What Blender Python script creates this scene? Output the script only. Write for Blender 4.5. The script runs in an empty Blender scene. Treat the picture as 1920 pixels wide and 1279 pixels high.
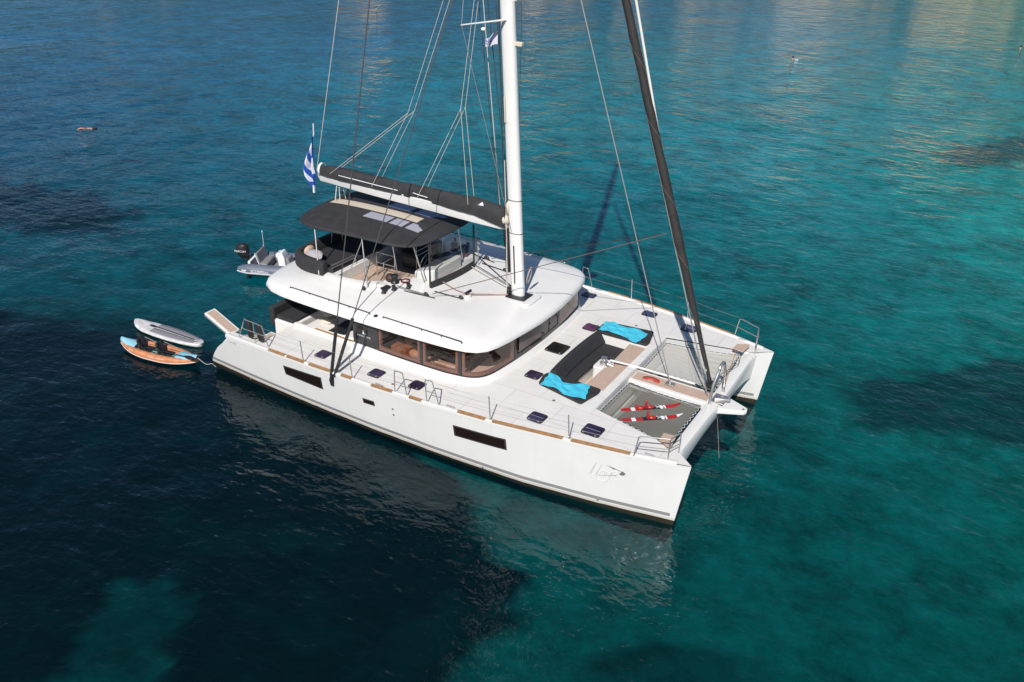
import bpy, bmesh, math, random
import numpy as np
from mathutils import Vector, Matrix
from math import sin, cos, pi, radians
random.seed(7)
sc = bpy.context.scene
# ------------------------------------------------------------------ camera
cam = bpy.data.cameras.new('camera'); camo = bpy.data.objects.new('camera', cam)
sc.collection.objects.link(camo)
cam.sensor_width = 36; cam.lens = 30.7307; cam.clip_end = 3000; cam.clip_start = .1
_f = Vector((-0.44326, 0.76377, -0.46922)); _r = Vector((0.85635, 0.51551, 0.03016)); _u = Vector((-0.26493, 0.38845, 0.88256))
M = Matrix((_r, _u, -_f)).transposed().to_4x4(); M.translation = (22.0379, -21.0698, 14.6666)
camo.matrix_world = M
sc.camera = camo
# ------------------------------------------------------------------ sky and sun
EL = radians(42); SUN = Vector((0.28*cos(EL), -0.96*cos(EL), sin(EL)))
w = bpy.data.worlds.new('World'); sc.world = w; w.use_nodes = True
nt = w.node_tree; bg = nt.nodes['Background']; sky = nt.nodes.new('ShaderNodeTexSky')
sky.sky_type = 'NISHITA'; sky.sun_disc = False; sky.sun_elevation = EL
sky.sun_rotation = math.atan2(SUN.x, SUN.y); sky.dust_density = .1; sky.ozone_density = 2.0; sky.altitude = 2500
nt.links.new(sky.outputs[0], bg.inputs[0]); bg.inputs[1].default_value = .075
sl = bpy.data.lights.new('sun', 'SUN'); so = bpy.data.objects.new('sun', sl); sc.collection.objects.link(so)
sl.energy = 4.3; sl.angle = radians(.53); sl.color = (1, .955, .90)
so.rotation_euler = SUN.to_track_quat('Z', 'Y').to_euler()
sc.view_settings.view_transform = 'Standard'; sc.view_settings.look = 'None'
sc.view_settings.exposure = 0.2; sc.view_settings.gamma = 1
sc.cycles.max_bounces = 8; sc.cycles.transparent_max_bounces = 16; sc.cycles.caustics_reflective = False
sc.cycles.sample_clamp_indirect = 6

# ------------------------------------------------------------------ materials
def mat(name, col, rough=.5, metal=0., var=0., vscale=3., bump=0., bscale=40., coat=0., spec=.5, col2=None):
    m = bpy.data.materials.new(name); m.use_nodes = True; n = m.node_tree.nodes; l = m.node_tree.links
    b = n['Principled BSDF']; b.inputs['Base Color'].default_value = (*col, 1); b.inputs['Roughness'].default_value = rough
    b.inputs['Metallic'].default_value = metal; b.inputs['Coat Weight'].default_value = coat
    b.inputs['Specular IOR Level'].default_value = spec
    tc = n.new('ShaderNodeTexCoord')
    if var or col2:
        no = n.new('ShaderNodeTexNoise'); no.inputs['Scale'].default_value = vscale; no.inputs['Detail'].default_value = 5
        l.new(tc.outputs['Object'], no.inputs['Vector'])
        rp = n.new('ShaderNodeValToRGB'); c2 = col2 or tuple(c*(1-var) for c in col)
        rp.color_ramp.elements[0].position = .35; rp.color_ramp.elements[1].position = .65
        rp.color_ramp.elements[0].color = (*c2, 1); rp.color_ramp.elements[1].color = (*col, 1)
        l.new(no.outputs['Fac'], rp.inputs[0]); l.new(rp.outputs[0], b.inputs['Base Color'])
    if bump:
        nb = n.new('ShaderNodeTexNoise'); nb.inputs['Scale'].default_value = bscale; nb.inputs['Detail'].default_value = 3
        l.new(tc.outputs['Object'], nb.inputs['Vector'])
        bp = n.new('ShaderNodeBump'); bp.inputs['Strength'].default_value = bump; bp.inputs['Distance'].default_value = .02
        l.new(nb.outputs['Fac'], bp.inputs['Height']); l.new(bp.outputs[0], b.inputs['Normal'])
    return m
WHITE = mat('gelcoat', (.79, .775, .745), .28, var=.035, vscale=1.5, coat=.15)
DECK = mat('nonskid_deck', (.77, .75, .715), .6, var=.05, vscale=2.2, bump=.12, bscale=160)
ALU = mat('painted_aluminium', (.77, .755, .725), .35, var=.03)
STEEL = mat('stainless_steel', (.60, .575, .545), .33, metal=.85)
SATIN = mat('satin_steel', (.5, .5, .5), .5, metal=.6)
WIRE = mat('wire_rope', (.33, .32, .3), .5, metal=.4)
ROPE = mat('light_rope', (.62, .56, .47), .8)
DROPE = mat('dark_rope', (.035, .035, .04), .7)
BLK = mat('black_plastic', (.018, .018, .02), .4)
CUSH = mat('charcoal_cushion_cloth', (.028, .028, .031), .85, var=.25, vscale=6, bump=.25, bscale=120)
CANV = mat('charcoal_canvas', (.032, .031, .034), .8, var=.3, vscale=4, bump=.3, bscale=30)
FURL = mat('furled_sail_cloth', (.03, .027, .026), .75, var=.35, vscale=3, bump=.5, bscale=7)
BEIGE = mat('beige_canvas', (.55, .48, .38), .8)
VINYL = mat('window_vinyl', (.34, .34, .40), .35)
VINYLB = mat('blue_window_vinyl', (.13, .18, .32), .3)
DGREY = mat('dark_tinted_panel', (.035, .035, .036), .18)
MAUVE = mat('window_surround', (.31, .22, .20), .4)
WOOD = mat('saloon_wood', (.42, .22, .12), .4, var=.3, vscale=5)
SOFA = mat('saloon_upholstery', (.58, .47, .41), .8)
RED = mat('red_plastic', (.42, .022, .02), .4)
REDM = mat('red_mat_cloth', (.5, .06, .035), .8)
TOWEL = mat('turquoise_terry', (.06, .56, .76), .95, var=.12, vscale=9, bump=.5, bscale=90)
CREAMP = mat('cream_paint', (.68, .6, .46), .4)
TUBEG = mat('grey_rubber_fabric', (.13, .155, .2), .5, var=.12, vscale=3)
SEATG = mat('grey_vinyl', (.24, .23, .24), .6)
SKIN = mat('skin', (.5, .27, .18), .5)
HAIR = mat('dark_hair', (.03, .02, .015), .6)
FOAM = mat('white_foam', (.8, .82, .84), .6)
BLUE = mat('flag_blue', (.02, .09, .42), .8)
FWHITE = mat('flag_white', (.75, .75, .77), .8)
ORANGE = mat('orange_fabric', (.60, .24, .11), .6, var=.28, vscale=5, bump=.3, bscale=12)
PINKW = mat('pale_trim', (.66, .5, .44), .5)
AQUA = mat('pale_blue_fabric', (.25, .52, .62), .6)
MINT = mat('mint_fabric', (.22, .48, .36), .6)
PADG = mat('grey_deck_pad', (.25, .245, .27), .8, var=.1, vscale=30)
BOARDW = mat('board_white', (.68, .67, .65), .35, col2=(.5, .49, .5), vscale=7)
LETTER = mat('grey_lettering', (.60, .60, .59), .4)
LETTERD = mat('dark_grey_lettering', (.17, .17, .17), .4)
LETTERW = mat('white_lettering', (.75, .75, .76), .4)
PILLOW = mat('pillow_cloth', (.45, .42, .46), .9, var=.3, vscale=10)
PILLOWB = mat('tan_pillow_cloth', (.58, .42, .32), .9)

def add_panels(m):
    n = m.node_tree.nodes; l = m.node_tree.links; b = n['Principled BSDF']; src = b.inputs['Base Color'].links[0].from_socket
    tc = n.new('ShaderNodeTexCoord'); bk = n.new('ShaderNodeTexBrick'); l.new(tc.outputs['Object'], bk.inputs['Vector'])
    bk.inputs['Scale'].default_value = 1; bk.inputs['Brick Width'].default_value = 1.55; bk.inputs['Row Height'].default_value = .93; bk.inputs['Mortar Size'].default_value = .018
    bk.inputs['Mortar Smooth'].default_value = .2; bk.inputs['Color1'].default_value = (.95, .95, .95, 1); bk.inputs['Color2'].default_value = (.99, .985, .98, 1); bk.inputs['Mortar'].default_value = (.82, .82, .83, 1)
    mx = n.new('ShaderNodeMix'); mx.data_type = 'RGBA'; mx.blend_type = 'MULTIPLY'; mx.inputs[0].default_value = 1
    l.new(src, mx.inputs[6]); l.new(bk.outputs['Color'], mx.inputs[7]); l.new(mx.outputs[2], b.inputs['Base Color'])
add_panels(DECK)
def teak_mat(axis='X'):
    m = mat('teak_planks', (.36, .235, .15), .7); n = m.node_tree.nodes; l = m.node_tree.links; b = n['Principled BSDF']
    tc = n.new('ShaderNodeTexCoord'); sx = n.new('ShaderNodeSeparateXYZ'); l.new(tc.outputs['Object'], sx.inputs[0])
    mu = n.new('ShaderNodeMath'); mu.operation = 'MULTIPLY'; mu.inputs[1].default_value = 17
    l.new(sx.outputs['Y' if axis == 'X' else 'X'], mu.inputs[0])
    fr = n.new('ShaderNodeMath'); fr.operation = 'FRACT'; l.new(mu.outputs[0], fr.inputs[0])
    lt = n.new('ShaderNodeMath'); lt.operation = 'LESS_THAN'; lt.inputs[1].default_value = .1; l.new(fr.outputs[0], lt.inputs[0])
    no = n.new('ShaderNodeTexNoise'); no.inputs['Scale'].default_value = 6; no.inputs['Detail'].default_value = 6
    mp = n.new('ShaderNodeMapping'); mp.inputs['Scale'].default_value = (.4, 4, 1) if axis == 'X' else (4, .4, 1)
    l.new(tc.outputs['Object'], mp.inputs[0]); l.new(mp.outputs[0], no.inputs['Vector'])
    rp = n.new('ShaderNodeValToRGB'); rp.color_ramp.elements[0].color = (.46, .33, .25, 1); rp.color_ramp.elements[1].color = (.6, .46, .37, 1)
    l.new(no.outputs['Fac'], rp.inputs[0])
    mx = n.new('ShaderNodeMix'); mx.data_type = 'RGBA'; l.new(lt.outputs[0], mx.inputs[0]); l.new(rp.outputs[0], mx.inputs[6])
    mx.inputs[7].default_value = (.14, .1, .08, 1); l.new(mx.outputs[2], b.inputs['Base Color'])
    return m
TEAK = teak_mat('X'); TEAKY = teak_mat('Y')
TEAKS = mat('teak_strip', (.4, .22, .1), .6, var=.25, vscale=8)

def glass_mat(name, tint, gl=.0):
    m = bpy.data.materials.new(name); m.use_nodes = True; n = m.node_tree.nodes; l = m.node_tree.links
    n.remove(n['Principled BSDF']); out = n['Material Output']
    tr = n.new('ShaderNodeBsdfTransparent'); tr.inputs[0].default_value = (*tint, 1)
    g = n.new('ShaderNodeBsdfGlossy'); g.inputs['Roughness'].default_value = .03
    fr = n.new('ShaderNodeFresnel'); ge = n.new('ShaderNodeNewGeometry'); io = n.new('ShaderNodeMapRange'); io.inputs[3].default_value = 1.5; io.inputs[4].default_value = 1/1.5
    l.new(ge.outputs['Backfacing'], io.inputs[0]); l.new(io.outputs[0], fr.inputs[0])
    ad = n.new('ShaderNodeMath'); ad.operation = 'ADD'; ad.inputs[1].default_value = gl; ad.use_clamp = True; l.new(fr.outputs[0], ad.inputs[0])
    mx = n.new('ShaderNodeMixShader'); l.new(ad.outputs[0], mx.inputs[0]); l.new(tr.outputs[0], mx.inputs[1]); l.new(g.outputs[0], mx.inputs[2])
    l.new(mx.outputs[0], out.inputs[0]); return m
GLASS = glass_mat('brown_tinted_glass', (.88, .80, .76))
CLEAR = glass_mat('clear_vinyl', (.88, .88, .86))
def hatch_glass(name, c):
    m = mat(name, c, .12, spec=.6, col2=tuple(x*.4 for x in c), vscale=1.7); return m
HG = hatch_glass('violet_acrylic', (.055, .04, .10)); HGB = hatch_glass('blue_acrylic', (.07, .075, .17))
HGP = hatch_glass('purple_acrylic', (.17, .05, .12)); HGD = hatch_glass('black_acrylic', (.016, .016, .014))

def hull_mat():
    m = mat('hull_gelcoat', (.79, .775, .745), .25, coat=.2); n = m.node_tree.nodes; l = m.node_tree.links; b = n['Principled BSDF']
    tc = n.new('ShaderNodeTexCoord'); sx = n.new('ShaderNodeSeparateXYZ'); l.new(tc.outputs['Object'], sx.inputs[0])
    def M(op, a, bb):
        q = n.new('ShaderNodeMath'); q.operation = op
        for i, v in enumerate((a, bb)):
            if hasattr(v, 'links'): l.new(v, q.inputs[i])
            else: q.inputs[i].default_value = v
        return q.outputs[0]
    zz = M('ADD', sx.outputs['Z'], M('MULTIPLY', sx.outputs['X'], .011))        # stripes drop gently towards the bow
    nz = n.new('ShaderNodeTexNoise'); nz.inputs['Scale'].default_value = 1.3; nz.inputs['Detail'].default_value = 6; l.new(tc.outputs['Object'], nz.inputs['Vector'])
    rp = n.new('ShaderNodeValToRGB'); rp.color_ramp.elements[0].position = .3; rp.color_ramp.elements[1].position = .7
    rp.color_ramp.elements[0].color = (.745, .735, .71, 1); rp.color_ramp.elements[1].color = (.78, .77, .75, 1); l.new(nz.outputs['Fac'], rp.inputs[0])
    def mix(f, A, c):
        q = n.new('ShaderNodeMix'); q.data_type = 'RGBA'; l.new(f, q.inputs[0]); l.new(A, q.inputs[6]); q.inputs[7].default_value = (*c, 1); return q.outputs[2]
    sk = n.new('ShaderNodeTexNoise'); sk.inputs['Scale'].default_value = 1; sk.inputs['Detail'].default_value = 4
    mp = n.new('ShaderNodeMapping'); mp.inputs['Scale'].default_value = (5, .3, .45); l.new(tc.outputs['Object'], mp.inputs[0]); l.new(mp.outputs[0], sk.inputs['Vector'])
    sr = n.new('ShaderNodeMapRange'); sr.inputs[1].default_value = .58; sr.inputs[2].default_value = .8; sr.inputs[3].default_value = 0; sr.inputs[4].default_value = .22; l.new(sk.outputs['Fac'], sr.inputs[0])
    c0 = mix(sr.outputs[0], rp.outputs[0], (.60, .57, .50))
    st = M('MULTIPLY', M('MULTIPLY', M('GREATER_THAN', zz, .465), M('LESS_THAN', zz, .57)), M('LESS_THAN', sx.outputs['X'], 16.75))
    c = mix(st, c0, (.27, .265, .26))
    c = mix(M('LESS_THAN', zz, .43), c, (.64, .59, .51))
    no2 = n.new('ShaderNodeTexNoise'); no2.inputs['Scale'].default_value = 2.5; l.new(tc.outputs['Object'], no2.inputs['Vector'])
    c = mix(M('LESS_THAN', M('ADD', zz, M('MULTIPLY', no2.outputs['Fac'], .04)), .38), c, (.035, .03, .022))
    l.new(c, b.inputs['Base Color']); return m
HULL = hull_mat()

def net_mat(col, th):
    m = bpy.data.materials.new('trampoline_mesh'); m.use_nodes = True; n = m.node_tree.nodes; l = m.node_tree.links
    b = n['Principled BSDF']; b.inputs['Base Color'].default_value = (*col, 1); b.inputs['Roughness'].default_value = .8; out = n['Material Output']
    tc = n.new('ShaderNodeTexCoord'); sx = n.new('ShaderNodeSeparateXYZ'); l.new(tc.outputs['Object'], sx.inputs[0])
    lts = []
    for k, s, t in (('X', 30, th), ('Y', 30, th)):
        mu = n.new('ShaderNodeMath'); mu.operation = 'MULTIPLY'; mu.inputs[1].default_value = s; l.new(sx.outputs[k], mu.inputs[0])
        fr = n.new('ShaderNodeMath'); fr.operation = 'FRACT'; l.new(mu.outputs[0], fr.inputs[0])
        lt = n.new('ShaderNodeMath'); lt.operation = 'GREATER_THAN'; lt.inputs[1].default_value = t; l.new(fr.outputs[0], lt.inputs[0]); lts.append(lt)
    mx = n.new('ShaderNodeMath'); mx.operation = 'MAXIMUM'; l.new(lts[0].outputs[0], mx.inputs[0]); l.new(lts[1].outputs[0], mx.inputs[1])
    tr = n.new('ShaderNodeBsdfTransparent'); ms = n.new('ShaderNodeMixShader')
    l.new(mx.outputs[0], ms.inputs[0]); l.new(tr.outputs[0], ms.inputs[1]); l.new(b.outputs[0], ms.inputs[2]); l.new(ms.outputs[0], out.inputs[0])
    return m
NET = net_mat((.37, .345, .29), .74); NETP = net_mat((.66, .63, .57), .58)  # far net paler and denser, standing in for its sunlit look at grazing angle

# ------------------------------------------------------------------ mesh helpers
class MB:
    def __init__(s): s.v = []; s.f = []; s.mi = []; s.cur = 0
    def add(s, vs, fs):
        o = len(s.v); s.v += [tuple(v) for v in vs]; s.f += [tuple(i+o for i in f) for f in fs]; s.mi += [s.cur]*len(fs); return s
    def box(s, a, b):
        x0, y0, z0 = a; x1, y1, z1 = b
        return s.add([(x0,y0,z0),(x1,y0,z0),(x1,y1,z0),(x0,y1,z0),(x0,y0,z1),(x1,y0,z1),(x1,y1,z1),(x0,y1,z1)],
                     [(3,2,1,0),(4,5,6,7),(0,1,5,4),(1,2,6,5),(2,3,7,6),(3,0,4,7)])
    def prism(s, poly, z0, z1):
        n = len(poly); g = lambda z, p: z(p) if callable(z) else z
        return s.add([(p[0], p[1], g(z0, p)) for p in poly]+[(p[0], p[1], g(z1, p)) for p in poly],
                     [tuple(range(n))[::-1], tuple(range(n, 2*n))]+[(i, (i+1) % n, (i+1) % n+n, i+n) for i in range(n)])
    def loft(s, rings, closed=True, cap=True):
        n = len(rings[0]); vs = [p for r in rings for p in r]; fs = []
        for k in range(len(rings)-1):
            for i in range(n if closed else n-1):
                j = (i+1) % n; fs.append((k*n+i, k*n+j, (k+1)*n+j, (k+1)*n+i))
        if cap: fs += [tuple(range(n))[::-1], tuple(range((len(rings)-1)*n, len(rings)*n))]
        return s.add(vs, fs)
    def tube(s, pts, r, n=8, cap=True, sq=1.):
        pts = [Vector(p) for p in pts]; rings = []; up = None
        for i, p in enumerate(pts):
            a = pts[max(i-1, 0)]; b = pts[min(i+1, len(pts)-1)]; t = (b-a).normalized()
            if up is None:
                up = Vector((0, 0, 1)) if abs(t.z) < .9 else Vector((1, 0, 0))
            sd = t.cross(up).normalized(); up = sd.cross(t).normalized()
            rr = r[i] if isinstance(r, (list, tuple)) else r
            rings.append([p+sd*rr*cos(2*pi*k/n)+up*rr*sq*sin(2*pi*k/n) for k in range(n)])
        return s.loft(rings, True, cap)
    def grid(s, fn, nu, nv):
        vs = [fn(i/nu, j/nv) for i in range(nu+1) for j in range(nv+1)]
        return s.add(vs, [(i*(nv+1)+j, (i+1)*(nv+1)+j, (i+1)*(nv+1)+j+1, i*(nv+1)+j+1) for i in range(nu) for j in range(nv)])
    def lathe(s, c, prof, n=16):
        return s.loft([[(c[0]+r*cos(2*pi*k/n), c[1]+r*sin(2*pi*k/n), c[2]+z) for k in range(n)] for r, z in prof])
    def ell(s, c, r, n=12, m=8):
        return s.loft([[(c[0]+r[0]*sin(pi*j/m)*cos(2*pi*k/n), c[1]+r[1]*sin(pi*j/m)*sin(2*pi*k/n), c[2]-r[2]*cos(pi*j/m)) for k in range(n)]
                       for j in [.15]+list(range(1, m))+[m-.15]])
    def xf(s, m):
        s.v = [tuple(m @ Vector(v)) for v in s.v]; return s
    def build(s, name, mats, parent=None, smooth=True, bevel=0., seg=2, sub=0, solid=0., split=False):
        if split:                       # every loose piece becomes an object of its own
            pa = list(range(len(s.v)))
            def fi(i):
                while pa[i] != i: pa[i] = pa[pa[i]]; i = pa[i]
                return i
            for f in s.f:
                for i in f[1:]: pa[fi(i)] = fi(f[0])
            gr = {}
            for k, f in enumerate(s.f): gr.setdefault(fi(f[0]), []).append(k)
            os_ = []
            for ks in gr.values():
                q = MB(); ids = sorted({i for k in ks for i in s.f[k]}); mp = {i: j for j, i in enumerate(ids)}
                q.v = [s.v[i] for i in ids]; q.f = [tuple(mp[i] for i in s.f[k]) for k in ks]; q.mi = [s.mi[k] for k in ks]
                os_.append(q.build(name, mats, parent, smooth, bevel, seg, sub, solid))
            return os_
        me = bpy.data.meshes.new(name); me.from_pydata(s.v, [], s.f)
        mats = mats if isinstance(mats, (list, tuple)) else [mats]
        for m in mats: me.materials.append(m)
        me.polygons.foreach_set('material_index', s.mi)
        bm = bmesh.new(); bm.from_mesh(me); bmesh.ops.recalc_face_normals(bm, faces=bm.faces); bm.to_mesh(me); bm.free()
        if smooth:
            me.polygons.foreach_set('use_smooth', [True]*len(me.polygons)); me.set_sharp_from_angle(angle=radians(38))
        o = bpy.data.objects.new(name, me); sc.collection.objects.link(o)
        if solid:
            d = o.modifiers.new('solid', 'SOLIDIFY'); d.thickness = solid; d.offset = 0
        if bevel:
            d = o.modifiers.new('bevel', 'BEVEL'); d.width = bevel; d.segments = seg; d.limit_method = 'ANGLE'; d.angle_limit = radians(35)
            d.harden_normals = False
        if sub:
            d = o.modifiers.new('sub', 'SUBSURF'); d.levels = sub; d.render_levels = sub
        if parent is not None:
            o.parent = parent
            if parent.type == 'EMPTY' and parent.get('world_children'): o.location = -Vector(parent.location)
        return o
def tag(o, label, cat, group=None):
    o['label'] = label; o['category'] = cat
    if group: o['group'] = group
    return o
def empty(name, loc, label, cat, rz=0, group=None, world=False):
    o = bpy.data.objects.new(name, None); sc.collection.objects.link(o); o.location = loc; o.rotation_euler = (0, 0, rz)
    o.empty_display_size = .2
    if world: o['world_children'] = 1
    return tag(o, label, cat, group)
def struct(o, kind='structure'): o['kind'] = kind; return o
def interp(x, xs, ys): return float(np.interp(x, xs, ys))
def smooth_path(pts, k=6):
    P = [Vector(p) for p in pts]; out = []
    for i in range(len(P)-1):
        a = P[max(i-1, 0)]; b = P[i]; c = P[i+1]; d = P[min(i+2, len(P)-1)]
        for j in range(k):
            t = j/k; out.append(.5*((2*b)+(c-a)*t+(2*a-5*b+4*c-d)*t*t+(3*b-a-3*c+d)*t**3))
    return out+[P[-1]]
def round_poly(poly, r, k=4):
    out = []; n = len(poly)
    for i in range(n):
        p = Vector(poly[i]); a = Vector(poly[i-1]); b = Vector(poly[(i+1) % n])
        da = (a-p); db = (b-p); ra = min(r, da.length*.45); rb = min(r, db.length*.45)
        A = p+da.normalized()*ra; B = p+db.normalized()*rb
        for j in range(k+1):
            t = j/k; out.append(tuple(A*(1-t)**2+p*2*t*(1-t)+B*t*t))
    return out
def text_mesh(body, size, origin, xd, yd, name, material, parent, depth=.004, font_shear=0, align='LEFT'):
    cu = bpy.data.curves.new('t', 'FONT'); cu.body = body; cu.size = size; cu.extrude = depth; cu.shear = font_shear; cu.align_x = align
    to = bpy.data.objects.new('t', cu); sc.collection.objects.link(to)
    dg = bpy.context.evaluated_depsgraph_get(); me = bpy.data.meshes.new_from_object(to.evaluated_get(dg))
    sc.collection.objects.unlink(to); bpy.data.objects.remove(to); bpy.data.curves.remove(cu)
    xd = Vector(xd).normalized(); yd = Vector(yd).normalized(); zd = xd.cross(yd).normalized()
    R = Matrix((xd, yd, zd)).transposed().to_4x4(); R.translation = origin; me.transform(R); me.name = name
    me.materials.clear(); me.materials.append(material)
    o = bpy.data.objects.new(name, me); sc.collection.objects.link(o); o.parent = parent
    if parent is not None and parent.type == 'EMPTY' and parent.get('world_children'): o.location = -Vector(parent.location)
    return o

# ================================================================== THE SETTING: seabed, water, hills
def poly_dist(px, py, poly):
    """signed distance (positive inside) of points to a polygon"""
    P = np.array(poly); d = np.full(px.shape, 1e9); ins = np.zeros(px.shape, bool)
    for i in range(len(P)):
        a = P[i]; b = P[(i+1) % len(P)]; e = b-a
        t = np.clip(((px-a[0])*e[0]+(py-a[1])*e[1])/(e@e), 0, 1)
        d = np.minimum(d, np.hypot(px-a[0]-t*e[0], py-a[1]-t*e[1]))
        c = (a[1] > py) != (b[1] > py)
        with np.errstate(divide='ignore', invalid='ignore'):
            ins ^= c & (px < (b[0]-a[0])*(py-a[1])/(b[1]-a[1])+a[0])
    return np.where(ins, d, -d)
def wob(px, py, s, seed):
    r = np.random.RandomState(seed); z = np.zeros(px.shape)
    for k in range(14):
        a = r.uniform(0, 2*pi); f = s*r.uniform(.6, 2.6); z += np.sin(f*(px*cos(a)+py*sin(a))+r.uniform(0, 6.28))/(f/s)
    return z/4
MEADOWS = [
 ([(-60,-8),(-16,-2.4),(-10.4,-1.2),(-4.5,.4),(3.7,.4),(11.2,-3.1),(12.5,-4.2),(13.2,-5.6),(13.2,-6.9),(13.6,-8.4),(14,-14),(7.1,-12.6),(6.0,-11.3),(4.9,-10.5),(4.3,-11.0),(4.9,-12.0),(5.6,-13.3),(4,-22),(-20,-30),(-60,-30)], 1.),
 ([(-50,12),(-31,8),(-26,9),(-20,8.3),(-18.6,5.6),(-23,2.6),(-50,-2)], .85),
 ([(18.2,11.6),(20.3,14.5),(24.4,18.9),(40,26),(40,8),(25,10),(22.9,10.3),(20.1,10.0)], .72),
 ([(15.7,50.3),(17.5,55),(19.7,59),(24,66),(34,72),(30,60),(22.3,53),(19.3,49.5)], .75),
 ([(3.5,-15),(7.5,-13),(6.5,-10.8),(4.8,-9.8),(3.8,-10.6)], .62),
 ([(16.5,-6),(17.5,-5),(18.8,-4.5),(20.2,-4.6),(19,-7.5)], .6)]
def make_seabed():
    xs = np.concatenate([np.linspace(-400, -62, 40), np.linspace(-60, 42, 341), np.linspace(44, 400, 40)])
    ys = np.concatenate([np.linspace(-300, -32, 20), np.linspace(-30, 76, 354), np.linspace(78, 700, 50)])
    X, Y = np.meshgrid(xs, ys, indexing='ij'); nx, ny = X.shape
    g = np.zeros(X.shape)
    for i, (poly, amt) in enumerate(MEADOWS):
        d = poly_dist(X, Y, poly)+wob(X, Y, .8, i+3)*.5+wob(X, Y, 2.2, i+20)*.42+wob(X, Y, 5.5, i+30)*.3
        wd = .5+(3.8*np.clip((Y+4.5)/4.5, 0, 1)*np.clip((4-X)/4, 0, 1) if i == 0 else .6)
        g = np.maximum(g, amt*np.clip(.5+d/wd, 0, 1)*(1-.10*np.clip(wob(X, Y, 1.5, i+40)*1.3+wob(X, Y, 6, i+41)*.8-.2, 0, 1)))
    Z = -3.0+wob(X, Y, .25, 50)*.15+g*.25+g*wob(X, Y, 6, 51)*.12
    V = np.stack([X, Y, Z], -1).reshape(-1, 3)
    idx = np.arange(nx*ny).reshape(nx, ny)
    F = np.stack([idx[:-1, :-1], idx[1:, :-1], idx[1:, 1:], idx[:-1, 1:]], -1).reshape(-1, 4)
    me = bpy.data.meshes.new('seabed'); me.vertices.add(len(V)); me.vertices.foreach_set('co', V.ravel())
    me.loops.add(F.size); me.loops.foreach_set('vertex_index', F.ravel().astype(np.int32))
    me.polygons.add(len(F)); me.polygons.foreach_set('loop_start', np.arange(0, F.size, 4, dtype=np.int32))
    me.update(calc_edges=True); me.polygons.foreach_set('use_smooth', [True]*len(F))
    at = me.attributes.new('meadow', 'FLOAT', 'POINT'); at.data.foreach_set('value', g.ravel().astype(np.float32))
    m = bpy.data.materials.new('sand_and_seagrass'); m.use_nodes = True; n = m.node_tree.nodes; l = m.node_tree.links; b = n['Principled BSDF']
    b.inputs['Roughness'].default_value = 1; b.inputs['Specular IOR Level'].default_value = 0
    a = n.new('ShaderNodeAttribute'); a.attribute_name = 'meadow'
    tc = n.new('ShaderNodeTexCoord')
    no = n.new('ShaderNodeTexNoise'); no.inputs['Scale'].default_value = .5; no.inputs['Detail'].default_value = 9; no.inputs['Roughness'].default_value = .78; no.inputs['Distortion'].default_value = .15
    l.new(tc.outputs['Object'], no.inputs['Vector'])
    r1 = n.new('ShaderNodeValToRGB'); r1.color_ramp.elements[0].position = .36; r1.color_ramp.elements[1].position = .66
    r1.color_ramp.elements[0].color = (.16, .158, .13, 1); r1.color_ramp.elements[1].color = (.54, .52, .45, 1); l.new(no.outputs['Fac'], r1.inputs[0])
    n2 = n.new('ShaderNodeTexNoise'); n2.inputs['Scale'].default_value = 1.6; n2.inputs['Detail'].default_value = 8; n2.inputs['Roughness'].default_value = .7
    l.new(tc.outputs['Object'], n2.inputs['Vector'])
    r2 = n.new('ShaderNodeValToRGB'); r2.color_ramp.elements[0].position = .35; r2.color_ramp.elements[1].position = .7
    r2.color_ramp.elements[0].color = (.002, .003, .005, 1); r2.color_ramp.elements[1].color = (.016, .02, .018, 1); l.new(n2.outputs['Fac'], r2.inputs[0])
    mx = n.new('ShaderNodeMix'); mx.data_type = 'RGBA'; l.new(a.outputs['Fac'], mx.inputs[0]); l.new(r1.outputs[0], mx.inputs[6]); l.new(r2.outputs[0], mx.inputs[7])
    l.new(mx.outputs[2], b.inputs['Base Color']); me.materials.append(m)
    o = bpy.data.objects.new('seabed', me); sc.collection.objects.link(o); struct(o)
make_seabed()

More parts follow.
